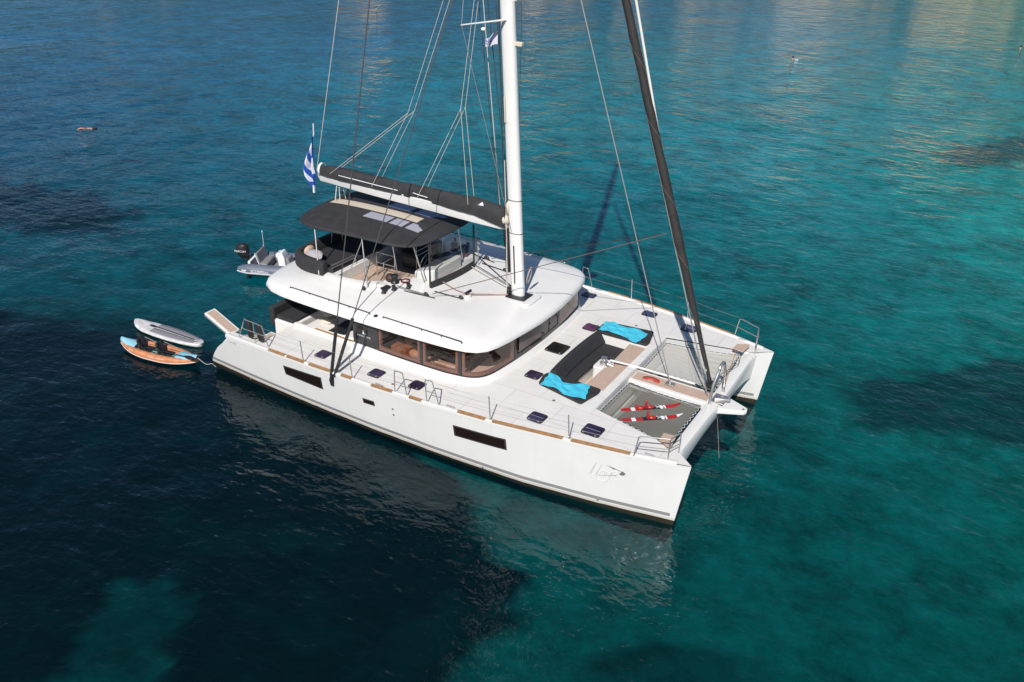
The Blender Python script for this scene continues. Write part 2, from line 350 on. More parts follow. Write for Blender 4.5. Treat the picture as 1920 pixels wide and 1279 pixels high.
def water_mat():
    m = bpy.data.materials.new('sea_water'); m.use_nodes = True; n = m.node_tree.nodes; l = m.node_tree.links
    n.remove(n['Principled BSDF']); out = n['Material Output']
    tc = n.new('ShaderNodeTexCoord')
    def noise(scale, sx, sy, rot, det, rough=.5, dist=0.):
        mp = n.new('ShaderNodeMapping'); mp.inputs['Scale'].default_value = (sx, sy, 1); mp.inputs['Rotation'].default_value = (0, 0, rot)
        l.new(tc.outputs['Object'], mp.inputs[0])
        q = n.new('ShaderNodeTexNoise'); q.inputs['Scale'].default_value = scale; q.inputs['Detail'].default_value = det; q.inputs['Roughness'].default_value = rough
        q.inputs['Distortion'].default_value = dist; l.new(mp.outputs[0], q.inputs['Vector']); return q.outputs['Fac']
    def M(op, a, b):
        q = n.new('ShaderNodeMath'); q.operation = op
        for i, v in enumerate((a, b)):
            if hasattr(v, 'links'): l.new(v, q.inputs[i])
            else: q.inputs[i].default_value = v
        return q.outputs[0]
    # wind ripples in four sizes; gusts and the lee of the boat change how steep they are
    sep = n.new('ShaderNodeSeparateXYZ'); l.new(tc.outputs['Object'], sep.inputs[0])
    gust = noise(.045, 1, .55, radians(-15), 4, .6, .5)
    lee = n.new('ShaderNodeMapRange'); lee.interpolation_type = 'SMOOTHSTEP'; lee.inputs[1].default_value = -8; lee.inputs[2].default_value = 34; lee.inputs[3].default_value = .70; lee.inputs[4].default_value = 1.3
    l.new(M('ADD', sep.outputs['Y'], M('MULTIPLY', M('SUBTRACT', gust, .5), 26)), lee.inputs[0])
    gm = n.new('ShaderNodeMapRange'); gm.inputs[1].default_value = .32; gm.inputs[2].default_value = .68; gm.inputs[3].default_value = .28; gm.inputs[4].default_value = 1.4
    l.new(gust, gm.inputs[0]); amp = M('MULTIPLY', lee.outputs[0], gm.outputs[0])
    big = M('MULTIPLY', noise(.22, 1, .6, radians(-20), 2, .5, .6), .22)
    mid = M('MULTIPLY', noise(.62, .75, 1.1, radians(8), 3, .5, .5), .15)
    small = M('MULTIPLY', noise(1.7, .7, 1.15, radians(-22), 3, .55, .35), .075)
    fine = M('MULTIPLY', noise(4.6, .75, 1.1, radians(-28), 2, .5, .4), .026)
    h = M('ADD', M('MULTIPLY', M('ADD', M('ADD', big, mid), small), amp), M('MULTIPLY', fine, M('ADD', M('MULTIPLY', gm.outputs[0], .6), .35)))
    bp = n.new('ShaderNodeBump'); bp.inputs['Distance'].default_value = 1.; bp.inputs['Strength'].default_value = 1; l.new(h, bp.inputs['Height'])
    fr = n.new('ShaderNodeFresnel'); l.new(bp.outputs[0], fr.inputs['Normal'])
    ge = n.new('ShaderNodeNewGeometry'); io = n.new('ShaderNodeMapRange'); io.inputs[3].default_value = 1.333; io.inputs[4].default_value = .75; l.new(ge.outputs['Backfacing'], io.inputs[0]); l.new(io.outputs[0], fr.inputs[0])
    g = n.new('ShaderNodeBsdfGlossy'); g.inputs['Roughness'].default_value = .04; g.inputs[0].default_value = (.94, .97, 1, 1); l.new(bp.outputs[0], g.inputs['Normal'])
    tr = n.new('ShaderNodeBsdfTransparent'); tr.inputs[0].default_value = (.05, .70, .70, 1)
    df = n.new('ShaderNodeBsdfDiffuse'); bl = noise(.018, 1, 1, .6, 2)
    br = n.new('ShaderNodeSeparateXYZ'); l.new(tc.outputs['Object'], br.inputs[0])
    bm_ = n.new('ShaderNodeMapRange'); bm_.inputs[1].default_value = -42; bm_.inputs[2].default_value = 26; l.new(M('ADD', br.outputs['X'], M('MULTIPLY', M('SUBTRACT', bl, .5), 50)), bm_.inputs[0])
    bc = n.new('ShaderNodeMix'); bc.data_type = 'RGBA'; l.new(bm_.outputs[0], bc.inputs[0]); bc.inputs[6].default_value = (.002, .024, .06, 1); bc.inputs[7].default_value = (.002, .028, .03, 1)
    l.new(bc.outputs[2], df.inputs[0])
    bt = n.new('ShaderNodeMix'); bt.data_type = 'RGBA'; l.new(bm_.outputs[0], bt.inputs[0]); bt.inputs[6].default_value = (.02, .52, .78, 1); bt.inputs[7].default_value = (.02, .74, .73, 1)
    vign = n.new('ShaderNodeMapRange'); vign.inputs[1].default_value = -14; vign.inputs[2].default_value = 34; vign.inputs[3].default_value = .58; vign.inputs[4].default_value = 1.36; l.new(M('ADD', sep.outputs['Y'], M('MULTIPLY', M('SUBTRACT', bl, .5), 16)), vign.inputs[0])  # painted vignette: water tint darkens towards the foreground and brightens far off
    bs = n.new('ShaderNodeVectorMath'); bs.operation = 'SCALE'; l.new(bt.outputs[2], bs.inputs[0]); l.new(vign.outputs[0], bs.inputs['Scale']); l.new(bs.outputs[0], tr.inputs[0])
    m1 = n.new('ShaderNodeMixShader'); m1.inputs[0].default_value = .22; l.new(tr.outputs[0], m1.inputs[1]); l.new(df.outputs[0], m1.inputs[2])
    m2 = n.new('ShaderNodeMixShader'); l.new(fr.outputs[0], m2.inputs[0]); l.new(m1.outputs[0], m2.inputs[1]); l.new(g.outputs[0], m2.inputs[2])
    l.new(m2.outputs[0], out.inputs[0]); return m
wm = MB().add([(-900, -500, 0), (900, -500, 0), (900, 900, 0), (-900, 900, 0)], [(0, 1, 2, 3)])
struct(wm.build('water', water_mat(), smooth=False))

def make_hills():
    mb = MB(); cx, cy = 10, 0; rs = np.random.RandomState(4); ph = rs.uniform(0, 6.28, 12)
    def fn(u, v):
        a = radians(38+u*160); base = 205+14*sin(3*a+ph[0])+9*sin(9*a+ph[1])+4*sin(23*a+ph[2])
        r = base+v*190
        d_ = math.degrees(a); ridge = interp(d_, [38, 80, 92, 99, 104, 109, 116, 135, 147, 160, 198], [40, 44, 46, 34, 20, 32, 52, 50, 38, 30, 26])+4*sin(5.1*a+ph[4])+2.5*sin(13*a+ph[5])+1.5*sin(31*a)
        z = -4+ridge*(v**.55)+2.2*sin(40*a+9*v+ph[6])*v+2*sin(71*a-15*v)*v
        return (cx+r*cos(a), cy+r*sin(a), z)
    mb.grid(fn, 220, 34)
    m = mat('rock_and_scrub', (.34, .25, .15), .95); n = m.node_tree.nodes; l = m.node_tree.links; b = n['Principled BSDF']
    tc = n.new('ShaderNodeTexCoord'); no = n.new('ShaderNodeTexNoise'); no.inputs['Scale'].default_value = .05; no.inputs['Detail'].default_value = 9; no.inputs['Roughness'].default_value = .68
    l.new(tc.outputs['Object'], no.inputs['Vector']); rp = n.new('ShaderNodeValToRGB')
    sx = n.new('ShaderNodeSeparateXYZ'); l.new(tc.outputs['Object'], sx.inputs[0])
    hm = n.new('ShaderNodeMapRange'); hm.inputs[1].default_value = 2; hm.inputs[2].default_value = 8; hm.inputs[3].default_value = .03; hm.inputs[4].default_value = -.16; l.new(sx.outputs['Z'], hm.inputs[0])   # bare rock by the shore, scrub above
    ad = n.new('ShaderNodeMath'); ad.operation = 'ADD'; l.new(no.outputs['Fac'], ad.inputs[0]); l.new(hm.outputs[0], ad.inputs[1])
    wm_ = n.new('ShaderNodeMapRange'); wm_.inputs[1].default_value = -150; wm_.inputs[2].default_value = -40; wm_.inputs[3].default_value = -.10; wm_.inputs[4].default_value = 0; l.new(sx.outputs['X'], wm_.inputs[0])   # greener to the west
    a2 = n.new('ShaderNodeMath'); a2.operation = 'ADD'; l.new(ad.outputs[0], a2.inputs[0]); l.new(wm_.outputs[0], a2.inputs[1]); l.new(a2.outputs[0], rp.inputs[0])
    e = rp.color_ramp.elements; e[0].position = .47; e[0].color = (.022, .045, .03, 1); e[1].position = .60; e[1].color = (.50, .34, .16, 1)
    l.new(rp.outputs[0], b.inputs['Base Color'])
    struct(mb.build('hills', m, smooth=True))
make_hills()

# ================================================================== THE CATAMARAN
boat = empty('sailing_catamaran', (8.5, 0, 0), 'large white sailing catamaran at anchor with black furled sails and flybridge canopy', 'catamaran', world=True)
YDX = [.8, 2, 4, 6, 8, 10, 12, 14, 15.7, 16.5, 17.1]; YDV = [4.68, 4.73, 4.8, 4.84, 4.82, 4.74, 4.57, 4.25, 3.92, 3.72, 3.55]
def yd(x): return interp(x, YDX, YDV)
def yw(x): return interp(x, [.8, 1.3, 2.8, 5, 7.7, 10, 12.8, 15, 16.9], [4.36, 4.42, 4.5, 4.56, 4.58, 4.52, 4.34, 3.97, 3.54])
def zd(x): return interp(x, [.8, 2.3, 4, 6, 8, 10, 12, 14, 17.1], [1.68, 1.72, 1.77, 1.82, 1.86, 1.9, 1.93, 1.95, 1.95])
def yi(x): return interp(x, [.8, 12, 13.85, 16.3, 17.1], [3.0, 2.45, 2.48, 3.06, 3.55])
def yiw(x): return interp(x, [.8, 6, 12, 14, 16, 16.9], [3.35, 3.0, 2.9, 3.0, 3.35, 3.52])
def yo(x, z):
    t = max(0, min(1.1, (z-.05)/(zd(x)-.05))); return yw(x)+(yd(x)-yw(x))*t**.8
def xs_(z): return interp(z, [-.5, .1, .3, .5, .83, 1.27, 1.55, 1.75], [1.35, 1.1, 1.05, 1.09, 1.28, 1.62, 1.93, 2.2])
def xb_(z): return interp(z, [-.5, 0, 1.95], [16.7, 16.85, 17.1])
def dz(x, y): return zd(x)+.05*(1-min(1, abs(y)/4.8)**2)

def make_hull(sg, label):
    NU, NV = 90, 14; mb = MB()
    def outer(u, v):
        zt = 1.95*(1-v)-.5*v
        x = xs_(min(zt, 1.75))*(1-u)+xb_(zt)*u
        top = zd(x); z = -.5+(zt+.5)/(2.45)*(top+.5)
        if z > .05: y = yo(x, z)
        else:
            t = (z+.5)/.55; k = .1+.9*t**2.2; y = yw(x)*k+(yiw(x)*.5+yw(x)*.5)*(1-k)
        return (x, sg*y, z)
    def inner(u, v):
        zt = 1.95*(1-v)-.5*v
        x = xs_(min(zt, 1.75))*(1-u)+xb_(zt)*u
        top = zd(x) if x > 3.5 else 1.0; z = -.5+(zt+.5)/(2.45)*(top+.5)
        t = max(0, (z-.05)/(top-.05)); y = yiw(x)+(yi(x)-yiw(x))*t if z > .05 else 0
        if z <= .05:
            q = (z+.5)/.55; k = .1+.9*q**2.2; y = yiw(x)*k+(yiw(x)*.5+yw(x)*.5)*(1-k)
        return (x, sg*y, z)
    mb.grid(outer, NU, NV); mb.grid(inner, NU, NV)
    # close stem, stern and keel
    for U in (0, 1):
        a = [outer(U, j/NV) for j in range(NV+1)]; b = [inner(U, j/NV) for j in range(NV+1)]
        mb.loft([a, b], closed=False, cap=False)
    a = [outer(i/NU, 1) for i in range(NU+1)]; b = [inner(i/NU, 1) for i in range(NU+1)]
    mb.loft([a, b], closed=False, cap=False)
    o = mb.build('hull', HULL, boat); o['label'] = label; return o
hullS = make_hull(-1, 'near hull with ribbon windows'); hullP = make_hull(1, 'far hull')

# hull windows: flush dark panes with a frame, on both hulls
def hull_patch(mb, poly, sg, off, nu=10):
    a, b, c, d = poly   # (x,z) top aft, top fwd, bottom fwd, bottom aft
    def fn(u, v):
        x = (a[0]*(1-u)+b[0]*u)*(1-v)+(d[0]*(1-u)+c[0]*u)*v; z = (a[1]*(1-u)+b[1]*u)*(1-v)+(d[1]*(1-u)+c[1]*u)*v
        return (x, sg*(yo(x, z)+off), z)
    mb.grid(fn, nu, 2)
PORTS = [[(4.62,1.44),(6.17,1.53),(6.17,1.09),(4.66,1.12)], [(7.68,1.34),(8.1,1.36),(8.12,1.19),(7.70,1.17)], [(10.73,1.46),(12.33,1.51),(12.36,1.15),(10.76,1.10)]]
PANE = mat('dark_hull_glass', (.016, .010, .008), .08)
FRM = mat('dark_window_frame', (.05, .042, .04), .4)
for sg in (-1, 1):
    hp = hullS if sg < 0 else hullP
    for pl in PORTS:
        mb = MB(); hull_patch(mb, pl, sg, .006); fr = mb.build('hull_window', FRM, hp)
        cx = sum(p[0] for p in pl)/4; cz = sum(p[1] for p in pl)/4; wx = pl[1][0]-pl[0][0]; k = .05
        inner_ = [(p[0]+k*(1 if p[0] < cx else -1), p[1]+k*.8*(1 if p[1] < cz else -1)) for p in pl]
        mb = MB(); hull_patch(mb, inner_, sg, .010); mb.build('pane', PANE, fr)
    mb = MB()
    for x, z in ((8.75, 1.32), (8.76, 1.12), (2.9, .3), (11.6, .28), (14.9, .3)):
        y = sg*(yo(x, z)+.004); mb.tube([(x, y, z), (x, y+sg*.012, z)], .03, 10)
    mb.build('drain_fitting', STEEL, hp, split=True)

# ---------------- deck
def deck_strip(mb, x0, x1, yout, yin, sg, n=40, m=6):
    def fn(u, v):
        x = x0+(x1-x0)*u; a = yout(x); b = yin(x); y = sg*(a+(b-a)*v); return (x, y, dz(x, y))
    mb.grid(fn, n, m)
def wall(mb, pts, z0, z1):
    g = lambda z, p: z(p[0], p[1]) if callable(z) else z
    for a, b in zip(pts[:-1], pts[1:]):
        mb.add([(a[0], a[1], g(z0, a)), (b[0], b[1], g(z0, b)), (b[0], b[1], g(z1, b)), (a[0], a[1], g(z1, a))], [(0, 1, 2, 3)])
mb = MB()
NETO = lambda x: interp(x, [13.85, 16.3], [2.48, 3.06])
for sg in (-1, 1):
    deck_strip(mb, 2.17, 3.5, lambda x: yd(x)-.0, lambda x: yd(x)-.3, sg, 12, 2)
    deck_strip(mb, 3.5, 6.3, yd, lambda x: 3.1, sg, 20)
    deck_strip(mb, 6.3, 10.0, yd, lambda x: 2.9, sg, 24)
    deck_strip(mb, 10.0, 11.95, yd, lambda x: 0, sg, 14, 14)
    deck_strip(mb, 11.95, 13.72, yd, lambda x: 1.55, sg, 14)
    deck_strip(mb, 13.72, 13.97, yd, lambda x: 0, sg, 2, 12)
    deck_strip(mb, 13.97, 16.3, yd, NETO, sg, 20)
    deck_strip(mb, 16.3, 17.1, yd, lambda x: interp(x, [16.3, 16.55, 17.1], [3.06, 3.1, 3.5499]), sg, 10)
    # coaming wall of the steps, cockpit side, net side
    wall(mb, [(x, sg*(yd(x)-.3)) for x in np.linspace(1.2, 3.5, 9)], .3, lambda x, y: zd(x) if x > 2.15 else interp(x, [1.2, 2.15], [.7, 1.70]))
    wall(mb, [(3.5, sg*4.55), (3.5, sg*3.1)], .9, dz); wall(mb, [(3.5, sg*3.1), (6.3, sg*3.1)], .9, dz)
    wall(mb, [(13.97, sg*2.5), (13.97, 0)], 1.2, dz)
deckm = mb.build('deck', DECK, boat)
# bridge deck between the hulls and nacelle
mb = MB(); mb.box((2.6, -3.0, .75), (13.95, 3.0, .95)); mb.build('bridge_deck', WHITE, boat)
# toe rail: rounded gunwale with teak capping strips
for sg in (-1, 1):
    mb = MB()
    xs = np.linspace(2.2, 16.75, 80)
    rings = []
    for x in xs:
        y = yd(x); z = zd(x)
        rings.append([(x, sg*(y+.012), z-.06), (x, sg*(y+.014), z+.035), (x, sg*(y-.03), z+.055), (x, sg*(y-.10), z+.05), (x, sg*(y-.16), z+.004)])
    mb.loft(rings, closed=False, cap=False); mb.build('toe_rail', WHITE, boat)
    for a, b in [(4.1,4.78),(4.86,5.56),(5.75,6.56),(6.98,7.36),(8.07,8.79),(9.36,9.76),(10.9,11.73),(11.94,13.88),(14.1,15.62)]:
        mb = MB(); rings = []
        for x in np.linspace(a, b, 8):
            y = yd(x); z = zd(x)
            rings.append([(x, sg*(y+.017), z+.02), (x, sg*(y+.017), z+.075), (x, sg*(y-.055), z+.085), (x, sg*(y-.055), z+.04)])
        mb.loft(rings); mb.build('teak_capping', TEAKS, boat)
# stern steps inside each hull
for sg in (-1, 1):
    mb = MB(); mt = MB()
    for x0, x1, z in ((2.35, 3.5, 1.15), (1.65, 2.35, .8), (1.18, 1.65, .42)):
        y0 = min(yd((x0+x1)/2)-.3, yw(x0)-.22)
        pl = [(x0, sg*y0), (x1, sg*y0), (x1, sg*3.0), (x0, sg*3.0)]
        mb.prism(pl, z-.4, z)
        k = .06; mt.prism([(x0+k, sg*(y0-k)), (x1-k, sg*(y0-k)), (x1-k, sg*3.08), (x0+k, sg*3.08)], z+.001, z+.014)
    mb.build('stern_steps', WHITE, boat, split=True); mt.build('teak_tread', TEAK, boat, smooth=False, split=True)
# passerelle
mb = MB(); p0 = Vector((1.95, -4.16, 1.5)); p1 = Vector((.72, -4.02, 1.86)); d = (p1-p0); sd = Vector((0, 1, 0))
for k, hw, dz0, dz1, mm in ((0, .22, -.03, .03, 0),):
    mb.add([p0-sd*hw+Vector((0,0,dz0)), p0+sd*hw+Vector((0,0,dz0)), p1+sd*hw+Vector((0,0,dz0)), p1-sd*hw+Vector((0,0,dz0)),
            p0-sd*hw+Vector((0,0,dz1)), p0+sd*hw+Vector((0,0,dz1)), p1+sd*hw+Vector((0,0,dz1)), p1-sd*hw+Vector((0,0,dz1))],
           [(3,2,1,0),(4,5,6,7),(0,1,5,4),(1,2,6,5),(2,3,7,6),(3,0,4,7)])
pas = mb.build('passerelle', ALU, boat, bevel=.015)
mb = MB(); hw = .15; a = p0+d*.03; b = p0+d*.95
mb.add([a-sd*hw+Vector((0,0,.035)), a+sd*hw+Vector((0,0,.035)), b+sd*hw+Vector((0,0,.035)), b-sd*hw+Vector((0,0,.035)),
        a-sd*hw+Vector((0,0,.043)), a+sd*hw+Vector((0,0,.043)), b+sd*hw+Vector((0,0,.043)), b-sd*hw+Vector((0,0,.043))], [(3,2,1,0),(4,5,6,7),(0,1,5,4),(1,2,6,5),(2,3,7,6),(3,0,4,7)])
mb.build('teak_tread', TEAK, pas, smooth=False, split=True)
mb = MB()
for s in (-1, 1): mb.tube([p0+sd*s*.2+Vector((0,0,-.06)), p1+sd*s*.2+Vector((0,0,-.06))], .03)
mb.build('frame_tube', STEEL, pas, split=True)

# ---------------- hatches
def hatch(x0, x1, y0, y1, z, m, bar=False):
    mb = MB(); pl = round_poly([(x0, y0), (x1, y0), (x1, y1), (x0, y1)], .09)
    mb.prism(pl, z-.02, z+.022); h = mb.build('hatch', mat_frame, boat, bevel=.006)
    k = .035; mb = MB(); mb.prism(round_poly([(x0+k, y0+k), (x1-k, y0+k), (x1-k, y1-k), (x0+k, y1-k)], .07), z+.0225, z+.029); mb.build('pane', m, h)
    mb = MB()
    s = -1 if (y0+y1) < 0 else 1
    for xx in (x0+.09, x1-.09): mb.box((xx-.022, (y0 if s < 0 else y1)-s*.03-.02, z+.0292), (xx+.022, (y0 if s < 0 else y1)-s*.03+.03, z+.042))
    mb.build('latch', STEEL, h, smooth=False, split=True)
    if bar:
        mb = MB(); mb.tube([(x0+.05, (y0+y1)/2, z+.034), (x1-.05, (y0+y1)/2, z+.034)], .009); mb.build('trim_bar', STEEL, h)
mat_frame = mat('hatch_frame', (.025, .024, .03), .35)
for x0, x1, y0, y1, m, bar in [(5.46,5.88,-4.33,-3.9,HG,0), (7.53,7.96,-4.38,-3.95,HG,0), (8.93,9.35,-4.3,-3.87,HG,0), (12.6,13.07,-3.96,-3.51,HG,1), (14.1,14.63,-3.74,-3.24,HG,1),
        (11.42,11.88,-2.06,-1.63,HG,0), (10.24,10.72,3.88,4.25,HGB,0), (12.6,13.09,3.62,4.0,HGB,0), (14.1,14.6,3.28,3.77,HGB,1), (11.44,11.9,1.57,2.03,HGP,0),
        (11.14,11.76,-.36,.28,HGD,0), (5.46,5.88,3.9,4.33,HGB,0), (7.53,7.96,3.95,4.38,HGB,0)]:
    hatch(x0, x1, y0, y1, dz((x0+x1)/2, (y0+y1)/2)+.004, m, bar)
# deck fittings
mb = MB()
for x, y in ((8.52, -4.4), (12.8, -2.75), (12.83, 2.75), (8.52, 4.4)): mb.tube([(x, y, dz(x, y)), (x, y, dz(x, y)+.012)], .045, 12)
mb.build('filler_cap', STEEL, boat, split=True)
for sg in (-1, 1):
    for x in (8.25, 10.6, 16.05):
        y = sg*(yd(x)-.12); z = zd(x)+.05; mb = MB()
        mb.tube([(x-.13, y, z+.02), (x, y, z+.028), (x+.13, y, z+.02)], .016); mb.tube([(x, y, z-.02), (x, y, z+.028)], .02)
        mb.build('cleat', SATIN, boat)

# ---------------- cabin
CAB = [(6.22,-3.35),(7.2,-3.38),(8.0,-3.39),(8.75,-3.38),(9.6,-3.34),(10.05,-3.27),(10.3,-3.2),(10.5,-3.08),(10.63,-2.92),(10.72,-2.7),(10.78,-2.35),(10.83,-1.9),(10.87,-1.5),(10.91,-.9),(10.93,0)]
CAB = CAB+[(x, -y) for x, y in CAB[-2::-1]]
_cum = [0]
for a, b in zip(CAB[:-1], CAB[1:]): _cum.append(_cum[-1]+math.dist(a, b))
def cab_at(s, off=0., z=0., lean=0.):
    x = interp(s, _cum, [p[0] for p in CAB]); y = interp(s, _cum, [p[1] for p in CAB])
    e = .05; x2 = interp(min(s+e, _cum[-1]), _cum, [p[0] for p in CAB]); y2 = interp(min(s+e, _cum[-1]), _cum, [p[1] for p in CAB])
    x1 = interp(max(s-e, 0), _cum, [p[0] for p in CAB]); y1 = interp(max(s-e, 0), _cum, [p[1] for p in CAB])
    t = Vector((x2-x1, y2-y1)).normalized(); nn = Vector((t.y, -t.x))   # outward
    return (x+nn.x*off, y+nn.y*off, z)
def s_of(x, y):
    best = None
    for i, (a, b) in enumerate(zip(CAB[:-1], CAB[1:])):
        a = Vector(a); b = Vector(b); p = Vector((x, y)); t = max(0, min(1, (p-a).dot(b-a)/(b-a).length_squared)); q = a+(b-a)*t
        dd = (p-q).length
        if best is None or dd < best[0]: best = (dd, _cum[i]+(b-a).length*t)
    return best[1]
SL = _cum[-1]
def band(mb, s0, s1, z0, z1, off, n=None, off1=None):
    n = n or max(2, int((s1-s0)/.12)); off1 = off if off1 is None else off1
    mb.grid(lambda u, v: cab_at(s0+(s1-s0)*u, off*(1-v)+off1*v, z0+(z1-z0)*v), n, 1)
def slab(mb, s0, s1, z0, z1, o0, o1):
    """a curved solid strip along the cabin side between two offsets"""
    n = max(2, int((s1-s0)/.12)); rings = []
    for i in range(n+1):
        s = s0+(s1-s0)*i/n
        rings.append([cab_at(s, o0, z0), cab_at(s, o1, z0), cab_at(s, o1, z1), cab_at(s, o0, z1)])
    mb.loft(rings)
# white ledge that flares to the deck
mb = MB(); prof = [(.22, 1.83), (.17, 1.9), (.10, 1.99), (.06, 2.07), (.03, 2.10), (-.12, 2.10)]
mb.loft([[cab_at(SL*i/90, o_, z_+(.0)) for o_, z_ in prof] for i in range(91)], closed=False, cap=False)
mb.build('cabin_ledge', WHITE, boat)
GZ0, GZ1 = 2.10, 3.02
marks = dict(p0=0, p1=s_of(7.2, -3.38), w1=s_of(8.72, -3.38), w2a=s_of(8.80, -3.38), w2=s_of(9.98, -3.28), w3a=s_of(10.08, -3.26), w3=s_of(10.85, -1.62), c1=s_of(10.92, -.22), c2=s_of(10.92, .95), c3=s_of(10.9, 1.08))
mid = SL
sides = []
def mir(a, b): return (SL-b, SL-a)
# dark solid panels
for (a, b) in [(0, marks['p1']), mir(0, marks['p1'])]:
    mb = MB(); slab(mb, a, b, GZ0, GZ1, -.05, 0.0); pn = mb.build('side_panel', DGREY, boat)
    if a == 0: panelS = pn
for (a, b) in [(marks['w1'], marks['w2a']), (marks['w2'], marks['w3a']), mir(marks['w1'], marks['w2a']), mir(marks['w2'], marks['w3a'])]:
    mb = MB(); slab(mb, a, b, GZ0, GZ1, -.06, 0.004); mb.build('window_pillar', DGREY, boat)
# front panels: an opening window and a shuttered one
mb = MB(); slab(mb, marks['w3'], marks['w3']+.12, GZ0, GZ1, -.06, .004); slab(mb, marks['w3']+.12, marks['c1']-.1, GZ0, GZ0+.16, -.06, .004); slab(mb, marks['c1']-.1, marks['c1']+.06, GZ0, GZ1, -.06, .004)
slab(mb, marks['c1']+.06, marks['c2'], GZ0, GZ0+.14, -.06, .004); slab(mb, marks['c2'], marks['c3'], GZ0, GZ1, -.06, .004)
mb.build('front_frame', DGREY, boat)
SHUT = mat('taupe_shutter', (.15, .125, .115), .3)
mb = MB(); slab(mb, marks['c1']+.06, marks['c2'], GZ0+.14, GZ1, -.05, -.012); sh = mb.build('front_shutter', SHUT, boat)
mb = MB()
for s_, z_ in ((.18, .25), (.62, .4), (.72, .62), (1.05, .5), (1.08, .78)):
    p = Vector(cab_at(marks['c1']+s_, -.012, GZ0+z_)); q = Vector(cab_at(marks['c1']+s_, .012, GZ0+z_)); mb.tube([p, q], .03, 10)
slab(mb, marks['c1']+.56, marks['c1']+.575, GZ0+.14, GZ1, -.011, .0)
mb.build('latch', BLK, sh, split=True)
# open window flap tilted outwards
mb = MB(); a = marks['w3']+.14; b = marks['c1']-.12
rings = []
for i in range(7):
    s = a+(b-a)*i/6; rings.append([cab_at(s, .02, GZ1-.1), cab_at(s, .045, GZ1-.1), cab_at(s, .085, GZ0+.28), cab_at(s, .06, GZ0+.28)])
mb.loft(rings); fl = mb.build('opening_window', SHUT, boat)
mb = MB()
for s in (a+.08, b-.08): mb.tube([cab_at(s, -.02, GZ0+.2), cab_at(s, .06, GZ0+.32)], .012)
mb.build('window_stay', STEEL, fl)
# windows: tinted pane + mauve surround inside
wins = [(marks['p1'], marks['w1']), (marks['w2a'], marks['w2']), (marks['w3a'], marks['w3']), mir(marks['p1'], marks['w1']), mir(marks['w2a'], marks['w2']), (marks['c3'], SL-marks['w3a'])]
for a, b in wins:
    mb = MB(); slab(mb, a+.005, b-.005, GZ0+.03, GZ1, -.014, 0.0); wd = mb.build('saloon_window', GLASS, boat)
    mb = MB(); slab(mb, a+.01, b-.01, GZ0+.03, GZ0+.13, -.10, -.02); slab(mb, a+.01, a+.09, GZ0+.13, GZ1, -.10, -.02); slab(mb, b-.09, b-.01, GZ0+.13, GZ1, -.10, -.02)
    mb.build('surround', MAUVE, wd)
    mb = MB(); slab(mb, a+.005, b-.005, GZ0, GZ0+.03, -.06, .006); mb.build('gasket', BLK, wd)
# cabin logo
text_mesh('L A G O O N', .085, (6.42, -3.385, 2.40), (1, 0, -.01), (0, 0, 1), 'lettering', LETTERW, panelS, .002)
mb = MB(); mb.add([(6.62,-3.388,2.50),(6.70,-3.388,2.50),(6.635,-3.388,2.63)], [(0,1,2)]); mb.add([(6.71,-3.388,2.50),(6.76,-3.388,2.50),(6.72,-3.388,2.585)], [(0,1,2)]); mb.build('emblem', LETTERW, panelS, smooth=False)
mb = MB(); mb.prism([(6.42,2.72),(6.6,2.70),(6.62,2.62),(6.5,2.46),(6.43,2.56)], 0, .01)
mb.v = [(x, -3.384-z*.5, y) for x, y, z in mb.v]; mb.build('port_window', PANE, panelS, smooth=False)
# aft bulkhead of the saloon and interior
mb = MB(); mb.box((6.24, -3.3, .95), (6.3, 3.3, 2.98)); mb.build('aft_bulkhead', mat('bulkhead', (.5, .47, .44), .5), boat, smooth=False)
mb = MB(); mb.box((6.19, -1.6, 1.3), (6.235, 1.2, 2.9)); mb.build('sliding_door', PANE, boat, smooth=False)
mb = MB(); mb.prism([(6.35, -3.2), (10.2, -3.05), (10.6, -2.6), (10.75, 0), (10.6, 2.6), (10.2, 3.05), (6.35, 3.2)], 1.2, 1.25); mb.build('saloon_floor', WOOD, boat, smooth=False)
mb = MB(); mb.box((8.2, -2.9, 1.25), (9.9, -2.2, 1.72)); mb.box((8.1, -3.1, 1.25), (10.0, -2.9, 2.05)); mb.build('saloon_sofa', SOFA, boat, bevel=.05)
mb = MB(); mb.prism(round_poly([(8.6, -2.0), (9.7, -2.0), (9.7, -1.1), (8.6, -1.1)], .2), 1.9, 1.95); mb.box((9.05, -1.65, 1.25), (9.25, -1.45, 1.9)); mb.build('saloon_table', WOOD, boat)
mb = MB(); mb.box((7.35, -3.0, 1.25), (7.9, -1.5, 2.15)); mb.box((9.9, -1.6, 1.25), (10.55, 1.6, 2.0)); mb.build('saloon_cabinet', WOOD, boat, bevel=.02, split=True)
mb = MB(); mb.box((7.0, .6, 1.25), (9.6, 1.2, 2.12)); mb.box((6.7, 2.3, 1.25), (9.8, 3.1, 1.75)); mb.build('galley_counter', SOFA, boat, bevel=.03, split=True)
mb = MB(); mb.ell((7.75, -2.6, 2.3), (.14, .14, .16)); mb.ell((8.05, -2.75, 1.95), (.2, .12, .16)); mb.ell((8.5, -2.85, 1.9), (.22, .1, .16)); mb.build('saloon_cushion', PILLOWB, boat, split=True)

